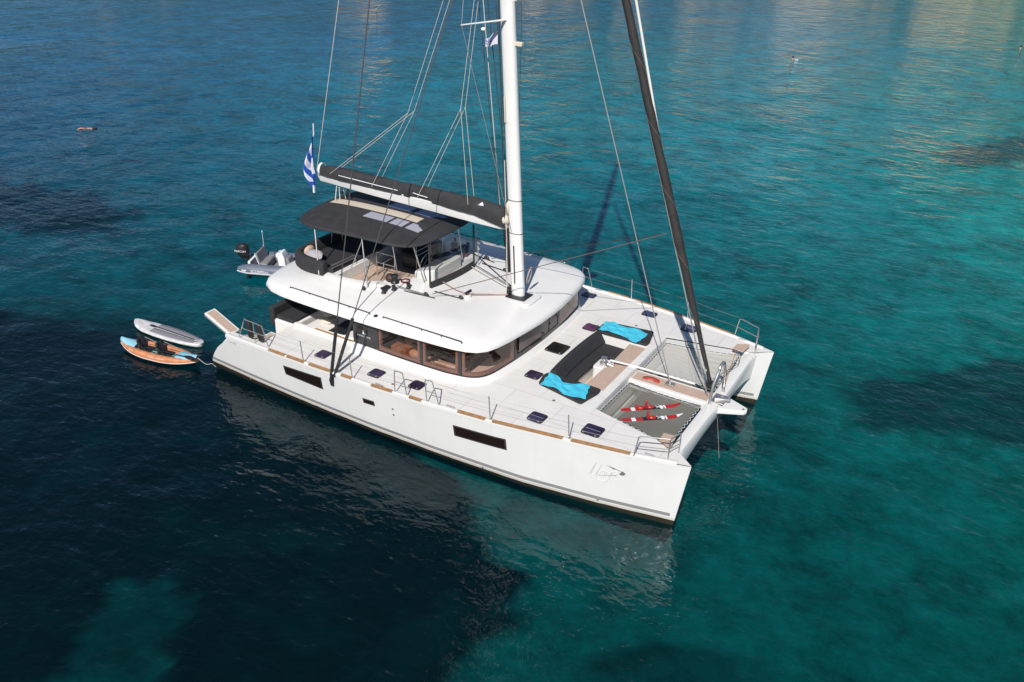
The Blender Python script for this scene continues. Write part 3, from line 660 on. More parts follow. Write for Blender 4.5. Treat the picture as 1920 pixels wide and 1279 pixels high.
# ---------------- coachroof with the flybridge well
RO = [(2.15,0),(2.15,-1.0),(2.19,-1.8),(2.27,-2.4),(2.42,-2.95),(2.66,-3.28),(3.1,-3.5),(3.6,-3.59),(4.3,-3.63),(5.3,-3.645),(6.3,-3.64),(7.4,-3.61),(8.4,-3.57),(9.3,-3.51),(9.9,-3.46),(10.3,-3.37),(10.58,-3.24),(10.78,-3.02),(10.9,-2.7),(11.0,-2.2),(11.1,-1.4),(11.17,-.7),(11.19,0)]
RO = RO+[(x, -y) for x, y in RO[-2:0:-1]]
WE = [(4.5,0),(4.5,-.7),(4.5,-1.5),(4.5,-1.9),(4.5,-2.15),(4.6,-2.2),(4.8,-2.2),(5.0,-2.19),(5.2,-2.17),(5.45,-2.12),(5.7,-2.05),(6.0,-1.85),(6.3,-1.5),(6.6,-1.1),(6.75,-.98),(6.95,-.95),(7.1,-.95),(7.25,-.94),(7.35,-.92),(7.4,-.8),(7.42,-.5),(7.44,-.2),(7.44,0)]
WE = WE+[(x, -y) for x, y in WE[-2:0:-1]]
def roof_h(d, x, y, q):
    h = interp(d, [0, .03, .08, .16, .35, .7, 1.1, 1.5], [3.07, 3.125, 3.17, 3.205, 3.25, 3.31, 3.355, 3.375])
    k = max(0, min(1, (7.9-x)/.9))           # raised coaming round the fly deck
    return h+k*interp(1-q, [0, .12, .22, .5], [.12, .11, .045, 0])*(1 if abs(y) < 3.3 else .0)
mb = MB(); rings = []
dprof = [0, .03, .08, .16, .35]
N = len(RO)
rings.append([(x+(.12 if x < 5 else -.12)*(abs(y) < 3.3), y*.965, 2.985) for x, y in RO])
rings.append([(x, y, 3.0) for x, y in RO])
for d in dprof:
    rg = []
    for (x, y), (wx, wy) in zip(RO, WE):
        v = Vector((wx-x, wy-y)); L = v.length; p = Vector((x, y))+v*(d/L); rg.append((p.x, p.y, roof_h(d, p.x, p.y, d/L)))
    rings.append(rg)
for q in np.linspace(.16, 1, 13):
    rg = []
    for (x, y), (wx, wy) in zip(RO, WE):
        v = Vector((wx-x, wy-y)); L = v.length; q0 = max(q, .36/L+.02*q); p = Vector((x, y))+v*q0; rg.append((p.x, p.y, roof_h(q0*L, p.x, p.y, q0)))
    rings.append(rg)
top = rings[-1]
rings.append([(x+.03*(1 if x < 5 else -1), y*.985, z-.03) for x, y, z in top])
rings.append([(x+.03*(1 if x < 5 else -1), y*.985, 3.06) for x, y, z in top])
mb.loft(rings, cap=False)
mb.add([(x, y, 3.055) for x, y in [(p[0], p[1]) for p in rings[-1]]], [tuple(range(N))])
roof = mb.build('coachroof', WHITE, boat)
mb = MB(); mb.prism([(p[0]*.985+.08, p[1]*.95) for p in WE], 3.062, 3.072); mb.build('fly_deck_teak', TEAK, boat, smooth=False)
mb = MB(); mb.prism([(x*.985+.05, y*.96) for x, y in RO], 2.93, 2.984); mb.build('roof_lining', mat('roof_lining', (.6, .57, .53), .6), boat, smooth=False)
# roof handrails
for sg in (-1, 1):
    for a, b in (((3.79, -3.36), (6.94, -3.395)), ((7.42, -3.375), (10.15, -3.36))):
        mb = MB(); A = Vector((a[0], sg*-a[1], 3.29)); B = Vector((b[0], sg*-b[1], 3.29))
        mb.tube([A, B], .014)
        for t in (.0, .25, .5, .75, 1): p = A.lerp(B, t); mb.tube([p, p-Vector((0, 0, .07))], .012, 6)
        mb.build('grab_rail', mat_frame, boat)
    mb = MB(); mb.lathe((7.15, sg*3.36, 3.22), [(.075, 0), (.075, .02), (.05, .035), (.02, .036)]); mb.build('roof_speaker', BLK, boat)

# ---------------- mast and boom
MB0 = Vector((9.98, 0, 3.37)); MTOP = Vector((7.96, 0, 29.2)); MD = (MTOP-MB0).normalized()
def mast_at(z): t = (z-MB0.z)/(MTOP.z-MB0.z); return MB0.lerp(MTOP, t)
mb = MB(); rings = []
sec = []
for k in range(20):
    a = 2*pi*k/20; c, s = cos(a), sin(a); sec.append((.215*c*(1 if c > 0 else 1.0), .145*s*(abs(s)**-.25 if abs(s) > .05 else 1)))
for z, k in ((3.4, 1), (8, 1), (14, 1), (20, .95), (26, .75), (29.2, .55)):
    p = mast_at(z); rings.append([(p.x+x*k, p.y+y*k, p.z) for x, y in sec])
mb.loft(rings); mast = mb.build('mast', ALU, boat)
mb = MB()
for z in (5.35, 6.35, 11.9):
    p = mast_at(z); mb.loft([[(p.x+x*1.02, p.y+y*1.02, z+dzz) for x, y in sec] for dzz in (0, .03)], cap=False)
mb.build('mast_band', mat('brown_band', (.2, .16, .12), .6), mast, split=True)
mb = MB(); mb.prism([(9.72, -.36), (10.36, -.32), (10.36, .26), (9.75, .2)], 3.36, 3.40); mb.build('mast_step', BLK, mast, bevel=.01)
mb = MB(); mb.prism(round_poly([(9.6, -.5), (10.6, -.5), (10.6, .45), (9.6, .45)], .2), 3.3, 3.365); mb.build('mast_plinth', WHITE, boat, bevel=.02)
# spreaders
for sg in (-1, 1):
    mb = MB(); p = mast_at(11.3); a = p+Vector((0, sg*.1, 0)); b = Vector((8.88, sg*1.52, 11.27))
    mb.tube([a, b], [.06, .04], 8, sq=.5); sp = mb.build('spreader', ALU, mast)
    mb = MB(); mb.ell((9.12, sg*.85, 11.12), (.07, .07, .05)); mb.build('deck_light', FOAM, sp)
mb = MB(); p = mast_at(10.7); mb.box((p.x+.2, -.06, 10.65), (p.x+.42, .06, 10.76)); mb.build('steaming_light', CREAMP, mast, bevel=.015)
mb = MB(); p = mast_at(12.0); mb.lathe((p.x+.5, .0, 11.9), [(.04, -.12), (.22, 0), (.26, .1), (.22, .22), (.05, .26)]); mb.tube([(p.x+.1, 0, 11.8), (p.x+.5, 0, 11.82)], .04); mb.build('radar_dome', FOAM, mast)
# winches and lines on the mast base
mb = MB()
for x, y, z in ((9.72, -.16, 3.55), (9.7, .1, 3.5)): mb.lathe((x, y, z-.12), [(.07, 0), (.07, .1), (.045, .13), (.06, .2)], 12)
mb.build('mast_winch', BLK, mast, split=True)
for i, (z1, x1, y1, r) in enumerate(((9.0, 9.63, -.16, .012), (7.5, 9.60, -.1, .012), (6.1, 9.58, .06, .014), (5.0, 9.68, -.17, .012))):
    mb = MB(); pb = mast_at(3.5); q = mast_at(z1); mb.tube([(pb.x-.28, y1*1.3, 3.45), (q.x-.24, y1, z1)], r, 6); mb.build('halyard', ROPE if i % 2 else DROPE, mast)
for (x, y, z0, z1, m, rr) in ((9.93, -.16, 3.8, 5.0, DROPE, .02), (9.45, -.175, 8.6, 9.3, ROPE, .02)):
    mb = MB(); mb.tube([(x, y, z0), (x-.07*(z1-z0), y, z1)], rr, 6); mb.build('mast_cleat_line', m, mast)
# boom, its cover and the lazy jacks
mb = MB(); rings = []
for x, h, zt in ((2.15, .16, 5.80), (2.3, .30, 5.83), (4.5, .34, 5.80), (8.4, .36, 5.74), (9.3, .32, 5.70), (9.55, .24, 5.66)):
    w_ = .13 if x > 2.2 else .06
    rings.append([(x, -w_*.7, zt-h), (x, w_*.7, zt-h), (x, w_, zt-h*.55), (x, w_*1.15, zt), (x, -w_*1.15, zt), (x, -w_, zt-h*.55)])
mb.loft(rings); boom = mb.build('boom', ALU, boat, bevel=.02)
mb = MB(); rings = []; rs = random.Random(3)
for i in range(41):
    t = i/40; x = 2.35+7.15*t; hw = .17+.03*sin(t*9)+.01*rs.uniform(-1, 1); hh = interp(t, [0, .06, .4, .8, 1], [.24, .34, .36, .44, .58])+.012*rs.uniform(-1, 1)
    zb = interp(x, [2.3, 4.5, 8.4, 9.5], [5.80, 5.77, 5.71, 5.5])
    rings.append([(x, hw*cos(a)*(1.0 if sin(a) > 0 else 1.02)+.012*sin(17*t+k), zb+hh*max(0, sin(a))**.8-.03*(sin(a) < 0)) for k, a in enumerate(np.linspace(-.25, pi+.25, 11))])
mb.loft(rings, closed=True); cov = mb.build('sail_cover', CANV, boom)
mb = MB(); mb.loft([[(2.28, y, z), (2.36, y, z)] for y, z in ((-.18, 5.78), (-.17, 5.95), (-.12, 6.07), (0, 6.13), (.12, 6.07), (.17, 5.95), (.18, 5.78))], closed=False, cap=False); mb.build('end_cap', FWHITE, boom, solid=.03)
mb = MB()
for a, b in ((3.2, 5.6), (6.2, 6.75)): mb.tube([(a, -.195, 5.92), ((a+b)/2, -.205, 5.9), (b, -.195, 5.88)], .014, 6)
mb.build('batten_line', FWHITE, boom, split=True)
mb = MB(); mb.add([(8.55,-.185,6.0),(8.8,-.185,6.02),(8.75,-.187,6.14)], [(0,1,2)]); mb.build('cover_logo', FWHITE, boom, solid=.004)
mb = MB(); mb.ell((9.5, -.05, 5.72), (.12, .17, .16)); mb.ell((9.58, -.1, 6.1), (.07, .1, .2)); mb.build('bunched_rope', ROPE, boom, split=True)
mb = MB(); mb.tube([(9.62, 0, 4.05), (9.55, 0, 5.45)], [.06, .05], 8); mb.build('boom_vang', BLK, boom)
for sg in (-1, 1):
    mid1 = Vector((6.05, sg*.16, 8.35)); up1 = Vector((8.0, sg*.16, 13.2)); mid2 = Vector((7.92, sg*.12, 8.75)); up2 = Vector((8.55, sg*.1, 13.2))
    for a, b in ((up1, mid1), (mid1, (2.75, sg*.17, 5.85)), (mid1, (4.55, sg*.18, 5.8)), (up2, mid2), (mid2, (6.35, sg*.18, 5.8)), (mid2, (8.25, sg*.18, 5.77))):
        mb = MB(); mb.tube([a, b], .0075, 6); mb.build('lazy_jack', ROPE, boom)
# mainsheet
for x, y in ((2.95, -.5), (3.1, -.1), (3.25, .4)):
    mb = MB(); mb.tube([(3.05+.1*y, y*.2, 5.5), (x, y, 3.6)], .016, 6); mb.build('mainsheet', ROPE, boat)
mb = MB(); mb.ell((3.12, -.02, 5.3), (.06, .05, .1)); mb.ell((3.3, .1, 5.3), (.06, .05, .1)); mb.build('mainsheet_block', BLK, boat, split=True)
# standing rigging
def wire(name, pts, r, m, n=6):
    mb = MB(); mb.tube(pts, r, n); return mb.build(name, m, boat)
SHR = mat('dark_shroud', (.055, .05, .05), .5)
for sg in (-1, 1):
    ch = Vector((6.62, sg*4.84, 1.72)); top = mast_at(28.6); lo = mast_at(15.4)
    a = ch+Vector((0, 0, .05)); b = ch+Vector((.12, 0, .05))
    wire('shroud', [a, a.lerp(top, .065)], .05, BLK, 8); wire('shroud', [a.lerp(top, .065), top], .017, SHR)
    wire('shroud', [b, b.lerp(lo, .125)], .05, BLK, 8); wire('shroud', [b.lerp(lo, .125), lo], .014, SHR)
    mb = MB(); mb.tube([ch-Vector((0, sg*.01, .28)), ch-Vector((0, 0, .1)), ch+Vector((.05, 0, .12))], [.05, .075, .06], 10); mb.build('chainplate', BLK, boat)
    tip = Vector((8.88, sg*1.52, 11.27))
    wire('diamond_stay', [tip, (9.75, sg*.14, 5.4)], .008, WIRE); wire('diamond_stay', [tip, mast_at(20)], .008, WIRE)
wire('topping_lift', [(2.08, 0, 5.82), (8.0, 0, 28.9)], .011, ROPE)
for x0, x1, z1, y, m in ((8.42, 9.35, 5.6, -.1, DROPE), (8.62, 9.5, 6.4, .05, DROPE), (8.95, 9.6, 6.3, -.05, DROPE), (8.45, 9.2, 5.8, .12, ROPE), (9.02, 9.66, 5.9, .1, ROPE)):
    dx = (x0-x1)/(12.0-z1); wire('running_halyard', [(x1, y, z1), (x1+dx*(20-z1), y*.7, 20)], .011, m)
# forestay with furled headsail and the lines beside it
F0 = Vector((16.27, 0, 2.3)); F1 = Vector((8.75, 0, 22.9))
mb = MB(); rings = []; pts = []; rr = []
for i in range(90):
    t = .01+.97*i/89; pts.append(F0.lerp(F1, t)+Vector((.004*sin(i*1.1), .004*cos(i*.9), 0)))
    z = pts[-1].z; rr.append(interp(z, [2.5, 3.0, 4, 5, 6.5, 8, 12, 20, 22.5], [.05, .06, .075, .10, .125, .115, .105, .085, .04])*(1+.04*sin(i*.85)+.03*sin(i*2.3)))
mb.tube(pts, rr, 12); mb.build('furled_genoa', FURL, boat)
wire('forestay', [F0-Vector((0, 0, .5)), F1], .02, STEEL)
mb = MB(); fd = (F1-F0).normalized()
mb.tube([F0-fd*.2, F0-fd*.1, F0-fd*.08, F0+fd*.05, F0+fd*.07, F0+fd*.2, F0+fd*.22, F0+fd*.4], [.05, .05, .13, .13, .06, .06, .05, .05], 14); mb.build('furling_drum', BLK, boat)
mb = MB(); mb.tube([F0+fd*.42, F0+fd*.56], .055, 10); mb.build('furler_ferrule', LETTERW, boat)
mb = MB(); wp = []
for i in range(200):
    t = .05+.9*i/199; p = F0.lerp(F1, t); a = i*.35; r_ = interp(p.z, [2.5, 3.0, 4, 5, 6.5, 8, 12, 20, 22.5], [.05, .06, .075, .10, .125, .115, .105, .085, .04])+.008
    wp.append(p+Vector((0, 1, 0))*r_*cos(a)+Vector((fd.z, 0, -fd.x))*r_*sin(a))
mb.tube(wp, .0025, 5); mb.build('furling_wrap_line', mat('tan_line', (.3, .24, .2), .8), boat)
wire('spinnaker_halyard', [(15.69, .03, 4.0), (14.52, .05, 6.95), (12.94, .08, 12.09), (9.6, .1, 22.8)], .033, mat('white_rope', (.72, .7, .66), .7), 8)
wire('spinnaker_halyard_tail', [(15.69, .03, 4.0), (16.35, .2, 2.1)], .009, ROPE)
wire('inner_forestay', [(15.11, 0, 1.95), (11.48, 0, 11.97), (8.85, 0, 19.2)], .014, WIRE)
mb = MB(); mb.box((14.98, -.1, 1.9), (15.25, .1, 1.94)); mb.tube([(15.12, 0, 1.93), (15.06, 0, 2.1)], .025); mb.build('padeye', STEEL, boat, bevel=.008)
# genoa sheets
clew = Vector((14.5, -.06, 6.4))
wire('genoa_sheet', [clew, (7.95, -1.68, 3.5)], .012, mat('brown_rope', (.12, .09, .08), .8)); wire('genoa_sheet', [clew, (7.95, 1.68, 3.5)], .011, DROPE)

# ---------------- roof gear: tracks, blocks, ropes
for sg in (-1, 1):
    for a, b in (((7.02, 1.84), (8.05, 1.68)), ((7.8, 1.34), (8.78, 1.26))):
        mb = MB(); mb.tube([(a[0], sg*a[1], 3.425), (b[0], sg*b[1], 3.40)], .02, 4); mb.build('sheet_track', BLK, boat)
    mb = MB(); mb.ell((7.75, sg*1.72, 3.47), (.08, .05, .06)); mb.ell((8.72, sg*1.27, 3.44), (.08, .05, .06)); mb.build('track_car', mat_frame, boat, split=True)
mb = MB(); mb.box((8.74, -1.12, 3.3), (8.9, -.96, 3.46)); br = mb.build('turning_block', WHITE, boat, bevel=.02)
mb = MB(); mb.tube([(8.78, -1.12, 3.52), (8.86, -.92, 3.58)], .045, 10); mb.build('sheave', BLK, br)
for pts, m in (([(7.7, -.75, 3.5), (8.3, -.9, 3.44), (8.8, -1.03, 3.5), (9.75, -.25, 3.42)], mat('red_fleck_rope', (.45, .27, .22), .8)), ([(8.8, -.98, 3.46), (9.75, -.15, 3.42)], ROPE),
               ([(6.8, -1.9, 3.56), (7.75, -1.75, 3.46)], DROPE), ([(7.72, .95, 3.52), (9.75, .1, 3.5)], DROPE), ([(7.75, .8, 3.48), (9.75, .02, 3.46)], ROPE), ([(7.0, 1.9, 3.5), (9.72, .16, 3.47)], DROPE)):
    wire('deck_line', pts, .013, m)

# ---------------- flybridge furniture that is moulded in
mb = MB(); mb.box((3.0, -2.15, 3.30), (4.52, 2.15, 3.46)); mb.box((4.40, -2.1, 3.06), (4.56, .35, 3.44)); mb.build('fly_bench_base', WHITE, boat, bevel=.03, split=True)
mb = MB(); mb.prism(round_poly([(6.55, -.75), (7.36, -.75), (7.36, .85), (6.75, .85), (6.55, .3)], .15), 3.07, lambda p: 3.55+(p[0]-6.5)*.28); helm = mb.build('helm_console', WHITE, boat, bevel=.05)
mb = MB(); mb.prism([(6.75, -.3), (7.1, -.3), (7.1, .6), (6.75, .6)], lambda p: 3.56+(p[0]-6.5)*.28, lambda p: 3.575+(p[0]-6.5)*.28); mb.build('instrument_panel', mat_frame, helm, smooth=False)
mb = MB(); c = Vector((6.45, .1, 3.62)); ring = [c+Vector((.10*sin(a), .3*cos(a), .3*sin(a))) for a in np.linspace(0, 2*pi, 25)]
mb.tube(ring, .014, 6, cap=False)
for a in (0, 2.1, 4.2): mb.tube([c, c+Vector((.10*sin(a), .3*cos(a), .3*sin(a)))], .009, 5)
mb.build('steering_wheel', STEEL, helm)
mb = MB(); mb.box((5.35, .25, 3.07), (5.95, 1.5, 3.5)); mb.build('helm_seat_base', mat_frame, boat, bevel=.03)
mb = MB(); mb.box((5.3, .2, 3.5), (5.95, 1.55, 3.64)); mb.box((5.2, .2, 3.6), (5.36, 1.55, 4.02)); mb.build('helm_seat', CUSH, boat, bevel=.06, seg=3)
mb = MB()
for z in (3.62, 3.78): mb.tube([(5.98, .2, z), (5.98, 1.0, z)], .014); 
for y in (.2, 1.0): mb.tube([(5.98, y, 3.07), (5.98, y, 4.0)], .014)
mb.tube([(5.98, .2, 4.0), (5.98, 1.0, 4.0)], .014); mb.build('helm_seat_rail', STEEL, boat)
mb = MB()
for z in (3.9, 3.55):
    mb.tube([(5.15, -1.42, z), (5.12, -.78, z), (5.84, -.77, z), (5.86, -1.35, z)], .016)
for x, y in ((5.15, -1.42), (5.12, -.78), (5.84, -.77), (5.86, -1.35)): mb.tube([(x, y, 3.07), (x, y, 3.9)], .016)
mb.build('stair_guard_rail', STEEL, boat)
mb = MB()
for z in (3.78, 3.68): mb.tube([(4.5, -2.22, z), (4.52, -1.2, z), (4.52, -1.12, z-.05), (4.52, -1.1, z-.2)], .014)
mb.build('bench_rail', STEEL, boat)
# winches on the coaming
def winch(x, y, z, k=1.):
    mb = MB(); mb.lathe((x, y, z), [(.11*k, 0), (.105*k, .03*k), (.075*k, .06*k), (.07*k, .14*k), (.10*k, .18*k), (.09*k, .205*k), (.03*k, .21*k)], 18); mb.build('winch', BLK, boat)
for sg in (-1, 1):
    winch(6.5, sg*1.62, 3.49, 1.25); winch(6.75, sg*2.0, 3.45, .7); winch(7.02, sg*1.62, 3.45, .7); winch(6.6, sg*2.3, 3.42, .7); winch(5.96, sg*2.46, 3.42, .5)
    mb = MB(); mb.box((6.1, sg*2.05-.12, 3.45), (6.45, sg*2.05+.12, 3.56)); mb.build('clutch_bank', WHITE, boat, bevel=.03)
    mb = MB(); mb.box((6.4, sg*2.08-.14, 3.455), (6.6, sg*2.08+.14, 3.53)); mb.build('rope_clutch', mat_frame, boat, bevel=.02)
# bimini
def bim(u, v):
    # u aft->fwd, v starboard->port; superellipse outline, crowned
    a = (u-.5)*2; b = (v-.5)*2
    k = 1/max(1e-6, (abs(a)**5+abs(b)**5)**(1/5))*max(abs(a), abs(b)) if (a or b) else 1
    a *= k; b *= k
    x = 5.05+2.26*a+.2*(1-b*b)*(1 if a > 0 else -.6); y = -.02+2.02*b*(1-.09*a)
    z = 5.06-.10*b*b-.12*abs(b)**4-.06*a*a-.14*max(0, a)**4-.06*max(0, -a)**4
    return (x, y, z)
mb = MB(); mb.grid(bim, 40, 36); bimi = mb.build('bimini', CANV, boat, solid=.035)
def bim_xy(x, y):
    b = (y+.02)/2.02; a = (x-5.05)/2.4
    return 5.06-.10*b*b-.12*abs(b)**4-.06*a*a-.14*max(0, a)**4-.06*max(0, -a)**4
def bim_patch(name, x0, x1, y0, y1, m, off=.026):
    mb = MB(); mb.grid(lambda u, v: (x0+(x1-x0)*u, y0+(y1-y0)*v, bim_xy(x0+(x1-x0)*u, y0+(y1-y0)*v)+off), 14, 3); mb.build(name, m, bimi)
bim_patch('stripe', 2.88, 7.36, -.36, .06, BEIGE)
for x0, x1 in ((4.72, 5.66), (5.76, 6.26), (6.38, 6.88)):
    bim_patch('vinyl_window', x0, x1, -.90, -.45, VINYL); 
for x0, x1 in ((4.80, 5.70), (5.9, 6.85)): bim_patch('vinyl_window', x0, x1, .26, .72, VINYLB)
for sg in (-1, 1):
    for a, b, r in (((4.17, 2.46, 3.45), (3.72, 2.02, 4.80), .022), ((5.98, 2.3, 3.45), (5.55, 1.95, 4.86), .022), ((5.1, 2.2, 3.5), (5.6, 1.95, 4.86), .014), ((7.22, 1.06, 3.45), (6.88, 1.2, 4.8), .024), ((6.3, 1.2, 3.45), (6.25, 1.4, 4.82), .018)):
        mb = MB(); mb.tube([(a[0], sg*a[1], a[2]), (b[0], sg*b[1], b[2])], r); mb.build('bimini_post', STEEL, bimi)
# spray windscreen of the fly deck
wb = [(7.54, -1.2, 3.44), (7.66, -.5, 3.44), (7.72, .3, 3.44), (7.70, 1.0, 3.44)]
mb = MB(); wpth = smooth_path(wb, 5)
mb.loft([[p, p+Vector((-.03, 0, 1.36))] for p in wpth], closed=False, cap=False); ws = mb.build('windscreen', CLEAR, boat)
mb = MB(); mb.loft([[p+Vector((.05, 0, -.04)), p+Vector((.012, 0, .17)), p+Vector((-.012, 0, .17)), p+Vector((-.03, 0, -.04))] for p in wpth], cap=True); mb.build('windscreen_skirt', CANV, ws)
mb = MB()
for p in (wpth[0], wpth[-1]): mb.tube([p, p+Vector((-.03, 0, 1.4))], .03, 6)
mb.build('windscreen_frame', CANV, ws, split=True)
mb = MB()
for z in (3.95, 4.12, 4.28): mb.lathe((7.76, 1.16, z), [(.05, 0), (.05, .07), (.03, .08)], 10)
mb.tube([(7.76, 1.16, 3.45), (7.72, 1.16, 5.35)], .016); mb.build('signal_post', mat('black_white_post', (.05, .05, .05), .5, col2=(.5, .5, .5), vscale=14), boat)

# ---------------- cockpit under the overhang
mb = MB(); mb.box((2.62, -3.08, .95), (3.46, 3.08, 1.74)); mb.build('aft_bench', WHITE, boat, bevel=.06, seg=3)
mb = MB(); mb.box((3.46, -3.09, 1.1), (6.24, 3.09, 1.16)); mb.build('cockpit_sole', TEAK, boat, smooth=False)
mb = MB(); mb.box((3.75, -3.08, 1.16), (4.56, -1.7, 1.72)); mb.box((5.2, -3.08, 1.16), (6.2, -1.9, 1.72)); mb.build('cockpit_locker', WHITE, boat, bevel=.03, split=True)
mb = MB(); mb.box((4.565, -3.06, 1.165), (5.195, -1.3, 1.69)); mb.build('dark_gap_block', BLK, boat, smooth=False)  # black block stands in for the dark of the stair opening between lockers
for sg in (-1, 1):
    mb = MB(); mb.box((3.6, sg*3.12-.07, 1.75), (6.25, sg*3.12+.07, 1.92)); mb.build('cockpit_coaming', WHITE, boat, bevel=.03)
    mb = MB(); mb.box((4.45, sg*3.10-.035, 1.921), (6.05, sg*3.10+.035, 1.935)); mb.build('teak_trim', TEAKS, boat, smooth=False)
    mb = MB(); mb.prism([(2.95, sg*1.6), (3.2, sg*1.6), (3.25, sg*1.5), (2.95, sg*1.45)], 1.2, 2.97); mb.prism([(3.45, sg*1.75), (3.62, sg*1.75), (3.62, sg*1.65), (3.45, sg*1.65)], 1.16, 2.97); mb.build('roof_support', WHITE, boat, split=True)
mb = MB(); mb.box((4.0, .2, 1.78), (5.4, 1.9, 1.84)); mb.box((4.6, .9, 1.16), (4.8, 1.1, 1.78)); mb.build('cockpit_table', TEAK, boat, bevel=.02)
mb = MB(); mb.ell((4.0, -1.95, 1.82), (.2, .16, .1)); mb.ell((4.2, -2.3, 1.79), (.24, .15, .08)); mb.build('folded_cloth', CREAMP, boat, split=True)

# ---------------- forward lounge recess, lockers
mb = MB()
wall(mb, [(12.0, -1.55), (12.0, 1.55)], 1.2, dz)
for sg in (-1, 1): wall(mb, [(12.0, sg*1.55), (13.72, sg*1.55)], 1.2, dz)
wall(mb, [(13.72, -1.55), (13.72, 1.55)], 1.2, dz)
mb.add([(12.0, -1.55, 1.22), (13.72, -1.55, 1.22), (13.72, 1.55, 1.22), (12.0, 1.55, 1.22)], [(0, 1, 2, 3)])
mb.box((12.02, -1.53, 1.22), (12.58, 1.53, 1.62)); mb.box((12.58, .75, 1.22), (13.1, 1.53, 1.62))
mb.build('lounge_well', WHITE, boat, bevel=.02)
for pl in ([(13.14, -1.54), (13.15, -.36), (13.26, -.12), (13.84, -.08), (13.74, -1.54)], [(13.2, .27), (13.16, 1.5), (13.72, 1.5), (13.84, .22)]):
    mb = MB(); mb.prism(pl, 1.23, dz(13.5, 1)-.02); lk = mb.build('foredeck_locker', TEAKY, boat, bevel=.012)
    cx = sum(p[0] for p in pl)/len(pl); cy = sum(p[1] for p in pl)/len(pl); mb = MB()
    mb.prism([(cx+.02, cy-.38), (cx+.2, cy-.38), (cx+.2, cy+.4), (cx+.02, cy+.4)], dz(13.5, 1)-.0195, dz(13.5, 1)-.006); mb.build('locker_lid', TEAKY, lk, smooth=False)
mb = MB(); mb.box((12.6, -1.5, 1.222), (13.13, .7, 1.24)); mb.build('well_sole', TEAKY, boat, smooth=False)
mb = MB(); mb.prism(round_poly([(12.75, -.28), (13.25, -.28), (13.25, .3), (12.75, .3)], .12), 1.24, 1.9); mb.build('windlass_pod', WHITE, boat, bevel=.04)
mb = MB(); mb.lathe((13.0, .0, 1.9), [(.12, 0), (.12, .06), (.07, .1), (.07, .18), (.1, .22), (.03, .23)]); mb.tube([(13.0, .0, 2.0), (13.2, -.15, 2.02), (13.35, -.1, 1.98)], .05, 10); mb.build('windlass', STEEL, boat)
# ---------------- trampolines, walkway, crossbeam, bowsprit, pulpits
def net(sg):
    P = [Vector((14.07, sg*.47, 1.84)), Vector((16.24, sg*.52, 1.84)), Vector((16.22, sg*2.93, 1.86)), Vector((14.03, sg*2.42, 1.85))]
    def fn(u, v):
        p = P[0].lerp(P[1], u).lerp(P[3].lerp(P[2], u), v); q = 4*u*(1-u)*4*v*(1-v)
        e = .07*(4*u*(1-u))*(1-2*v)**5
        return (p.x, p.y+sg*e, p.z-.07*q**.6)
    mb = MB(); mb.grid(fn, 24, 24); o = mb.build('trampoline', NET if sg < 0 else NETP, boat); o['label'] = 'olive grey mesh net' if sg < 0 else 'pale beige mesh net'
    edge = [fn(i/24, 0) for i in range(25)]+[fn(1, i/24) for i in range(1, 25)]+[fn(1-i/24, 1) for i in range(1, 25)]+[fn(0, 1-i/24) for i in range(1, 25)]
    mb = MB(); mb.tube(edge, .016, 6, cap=False); mb.build('bolt_rope', mat_frame, o)
    mb = MB(); cen = Vector((15.1, sg*1.6, 1.83)); pts = []
    for i in range(len(edge)-1):
        a = Vector(edge[i]); b = Vector(edge[i+1]); dd = ((a+b)/2-cen); dd.z = 0; dd.normalize()
        m_ = max(1, int(round((b-a).length/.09)))
        for j in range(m_):
            p = a.lerp(b, j/m_); pts.append(p+dd*(.05 if (len(pts) % 2) else -.01)+Vector((0, 0, .02)))
    mb.tube(pts, .0065, 5); mb.build('lacing', FOAM, o)
for sg in (-1, 1): net(sg)
mb = MB(); mb.box((13.97, -.36, 1.62), (16.36, .34, 1.865)); mb.build('walkway', WHITE, boat, bevel=.03)
mb = MB(); mb.box((14.02, -.24, 1.866), (16.3, .22, 1.88)); mb.build('walkway_teak', TEAK, boat, smooth=False)
mb = MB(); mb.tube([(13.15, .12, 2.02), (13.9, .2, 2.02), (15.75, .3, 1.98)], .032, 10); mb.build('bowsprit_pole', ALU, boat)
# crossbeam: boxy beam with an arched underside
mb = MB(); rings = []
for y in np.linspace(-3.35, 3.35, 41):
    t = abs(y)/3.35; lo = 1.35-.45*t**3; x1 = 16.64+.05*(1-t)
    rings.append([(16.34, y, 1.90), (16.52, y, 1.945), (x1-.03, y, 1.90), (x1+.02, y, 1.80), (x1-.06, y, lo+.05), (x1-.2, y, lo), (16.36, y, lo+.12)])
mb.loft(rings); mb.build('crossbeam', WHITE, boat)
mb = MB(); mb.prism([(16.6, -.42), (17.36, -.14), (17.41, -.04), (17.38, .1), (16.6, .44)], lambda p: 1.72-.08*(17.4-p[0]), lambda p: 1.84); mb.build('bowsprit', WHITE, boat, bevel=.025)
mb = MB(); mb.tube([(17.3, -.03, 1.84), (17.3, -.03, 1.85)], .03, 10); mb.build('sprit_eye', BLK, boat)
mb = MB()
arch = [(16.44, -.42, 1.86), (16.46, -.36, 2.5)]+[(16.5+.03*i/8, -.2*cos(pi*i/8)+.02, 2.86+.18*sin(pi*i/8)) for i in range(9)]+[(16.55, .36, 2.5), (16.55, .42, 1.9)]
mb.tube(smooth_path(arch, 3), .04, 10); mb.build('stainless_arch', STEEL, boat)
mb = MB(); mb.prism([(16.42, -.3), (16.78, -.3), (16.8, .2), (16.42, .2)], 1.93, 1.96); mb.tube([(16.5, -.2, 1.98), (16.9, .02, 1.98)], .05, 8); mb.build('bow_roller', STEEL, boat, bevel=.01)
wire('furling_line', [(16.1, .1, 2.2), (16.5, 1.9, 2.15), (16.35, 2.55, 2.12)], .009, DROPE)
